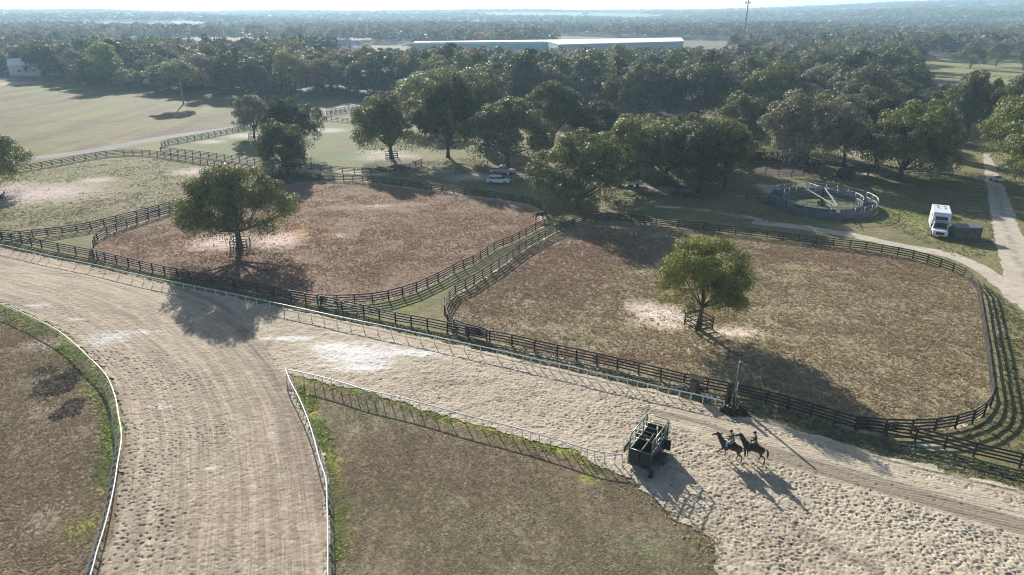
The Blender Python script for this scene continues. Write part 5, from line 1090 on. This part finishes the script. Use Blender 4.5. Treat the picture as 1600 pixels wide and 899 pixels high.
# ------------------------------------------------------------------ far buildings
M_wall_blue = plain('pale blue metal wall', (.30, .40, .50), .5, .1, .08, .1); M_wall_teal = plain('teal metal wall', (.20, .42, .46), .5, .1, .08, .1); M_roof_w = plain('white metal roof', (.78, .78, .76), .5, .1, .08, .05); M_wall_w = plain('white wall', (.72, .72, .70), .6, 0, .06, .2); M_roof_g = plain('grey roof', (.30, .31, .33), .6, 0, .1, .2)
def block(o, quad, H, wall, roof, ov=.6, rh=.8):
    q = [Vector((*p, 0)) for p in quad]; c = sum(q, Vector()) / 4; base = o.location
    m = MB(); m.add([p - base for p in q] + [p - base + Vector((0, 0, H)) for p in q], [(0, 1, 5, 4), (1, 2, 6, 5), (2, 3, 7, 6), (3, 0, 4, 7)]); part('wall', m, wall, o)
    e = [p + (p - c).normalized() * ov for p in q]; m = MB(); r0 = (q[0] + q[3]) / 2; r1 = (q[1] + q[2]) / 2; up = Vector((0, 0, H + rh))
    m.add([p - base + Vector((0, 0, H + .02)) for p in e] + [p - base + Vector((0, 0, H - .5)) for p in e] + [r0 - base + up, r1 - base + up], [(0, 1, 9, 8), (2, 3, 8, 9), (1, 2, 9), (3, 0, 8), (4, 5, 1, 0), (5, 6, 2, 1), (6, 7, 3, 2), (7, 4, 0, 3), (7, 6, 5, 4)]); part('roof', m, roof, o)
wA_ = P(875, 69.5, 10); wB_ = P(1068, 64.5, 10); wC_ = P(1062, 59, 10); wD_ = P(846, 62.5, 10); c = mid(wA_, wC_); o = thing('warehouse', (c[0], c[1], 0), 0, 'huge warehouse with white roof and pale blue walls beyond the trees', 'warehouse', 'long warehouses beyond the woods'); block(o, [wA_, wB_, wC_, wD_], 10, M_wall_blue, M_roof_w, .5, 1.2)
for k in range(5):
    t = (k + .5) / 5; p = Vector((*wA_, 0)).lerp(Vector((*wB_, 0)), t); part('dock_door', MB().box((p.x - c[0], p.y - c[1] - .3, 3), (5, .3, 5), math.atan2(wB_[1] - wA_[1], wB_[0] - wA_[0])), M_panel, o)
a_, b_ = P(646, 68, 9), P(862, 66.5, 9); c_, d_ = P(845, 62.5, 9), P(650, 65, 9); c = mid(a_, c_); o = thing('warehouse', (c[0], c[1], 0), 0, 'lower left warehouse with teal wall and thin white roof line', 'warehouse', 'long warehouses beyond the woods'); block(o, [a_, b_, c_, d_], 9, M_wall_teal, M_roof_w, .5, .6)
part('parapet', MB().beam((a_[0] - c[0], a_[1] - c[1] - .8, 9.2), (b_[0] - c[0], b_[1] - c[1] - .8, 9.2), .4, 1.2), M_wall_w, o)
def shed_at(px, py, wd, dp, H, rz, wall, roof, label, rh=2.0, name='barn', cat='barn', group='buildings among the far trees', chim=False):
    x, y = P(px, py, H); c, s = math.cos(rz), math.sin(rz); q = [(x + a * c - b * s, y + a * s + b * c) for a, b in ((-wd / 2, -dp / 2), (wd / 2, -dp / 2), (wd / 2, dp / 2), (-wd / 2, dp / 2))]
    z = float(hgt(x, y)); o = thing(name, (x, y, 0), 0, label, cat, group); block(o, q, H, wall, roof, .5, rh); o.location.z = z
    for k in (-.3, 0, .3):
        part('window', MB().box((k * wd * c + dp / 2 * s * 1.01, k * wd * s - dp / 2 * c * 1.01, H * .5), (1.2, .08, 1.1), rz), M_glass, o)
    part('door', MB().box((.15 * wd * c + dp / 2 * s * 1.01, .15 * wd * s - dp / 2 * c * 1.01, 1.1), (1.3, .08, 2.2), rz), M_panel, o)
shed_at(52, 100, 22, 11, 6, .5, M_wall_w, M_roof_w, 'white barn half hidden by trees at far left', 3)
shed_at(528, 70, 22, 14, 7, .1, M_wall_w, M_roof_g, 'large grey roofed house beyond the wood in the middle', 4, 'house', 'house')
shed_at(553, 70, 10, 10, 6, .1, M_wall_w, M_roof_g, 'small grey roofed annex right of the large house', 3, 'house', 'house')
shed_at(1022, 47, 26, 14, 8, 0, M_wall_w, M_roof_g, 'pale office block right above the warehouse end', 1, 'office', 'office')
shed_at(1055, 48, 30, 12, 6, 0, M_wall_w, M_roof_w, 'low flat white building right of the pale office block', 1, 'office', 'office')
shed_at(1417, 43, 14, 10, 6, 0, M_wall_w, M_roof_w, 'small white barn in the distance at right', 2)
shed_at(1560, 45, 30, 14, 7, .05, M_wall_w, M_roof_w, 'white shed at the far right beyond the pale field', 2)
shed_at(1535, 54, 22, 14, 6, .05, M_wall_blue, M_roof_w, 'blue walled shed at far right below the white shed', 1.5)
shed_at(1080, 49, 12, 10, 5, .1, M_wall_w, M_roof_w, 'tiny white house left of the cell tower', 2, 'house', 'house')
shed_at(325, 33, 26, 14, 7, 0, M_wall_w, M_roof_w, 'distant white building left of centre near the horizon', 2)
shed_at(250, 34, 40, 18, 7, 0, M_wall_w, M_roof_w, 'wide distant white building farther left near the horizon', 2)
shed_at(1145, 12, 60, 40, 22, 0, M_wall_w, M_roof_g, 'faint big block on the ridge left of the cell tower top', 1, 'office', 'office')
sheet('far_field', PL([(1380, 60), (1700, 60), (1700, 51), (1380, 51)]), .02, ground_mat('far field', (.30, .27, .18), (.27, .26, .15), fine=.1, big=.01).m, 'pale open field far off at the right', jitter=1, grid=30)
sheet('far_pasture', PL([(1425, 92), (1760, 96), (1760, 150), (1620, 146), (1560, 128), (1440, 122)]), .016, ground_mat('sunlit pasture', (.22, .23, .085), (.24, .22, .10), fine=.15, big=.02).m, 'sunlit green pasture in a gap of the woods at upper right', jitter=.5, grid=8)
# cell tower
x, y = 310.0, 760.0; x = (1161 - 800) / FPX * (y * CP + CAMH * SP); o = thing('cell_tower', (x, y, 0), 0, 'slender cell tower with antenna panels rising over the woods', 'tower'); TH = 47
part('mast', MB().tube([(0, 0, 0), (0, 0, TH)], [1.1, .6], 10), M_panel, o, smooth=True)
for zz in (TH - 1.5, TH - 6):
    m = MB()
    for k in range(3):
        a_ = k * 2.094 + .3; c = Vector((math.cos(a_) * 1.9, math.sin(a_) * 1.9, zz)); t = Vector((-math.sin(a_), math.cos(a_), 0)) * 2.0; m.beam(c - t, c + t, .25, .25); m.beam((0, 0, zz), c, .2, .2)
    pf = part('platform', m, M_galv, o)
    for k in range(3):
        a_ = k * 2.094 + .3; c = Vector((math.cos(a_) * 2.2, math.sin(a_) * 2.2, zz)); t = Vector((-math.sin(a_), math.cos(a_), 0)) * 1.6
        for u in (-1, 0, 1): part('antenna_panel', MB().box(c + t * u, (.35, .45, 2.4), a_), M_wall_w, pf)
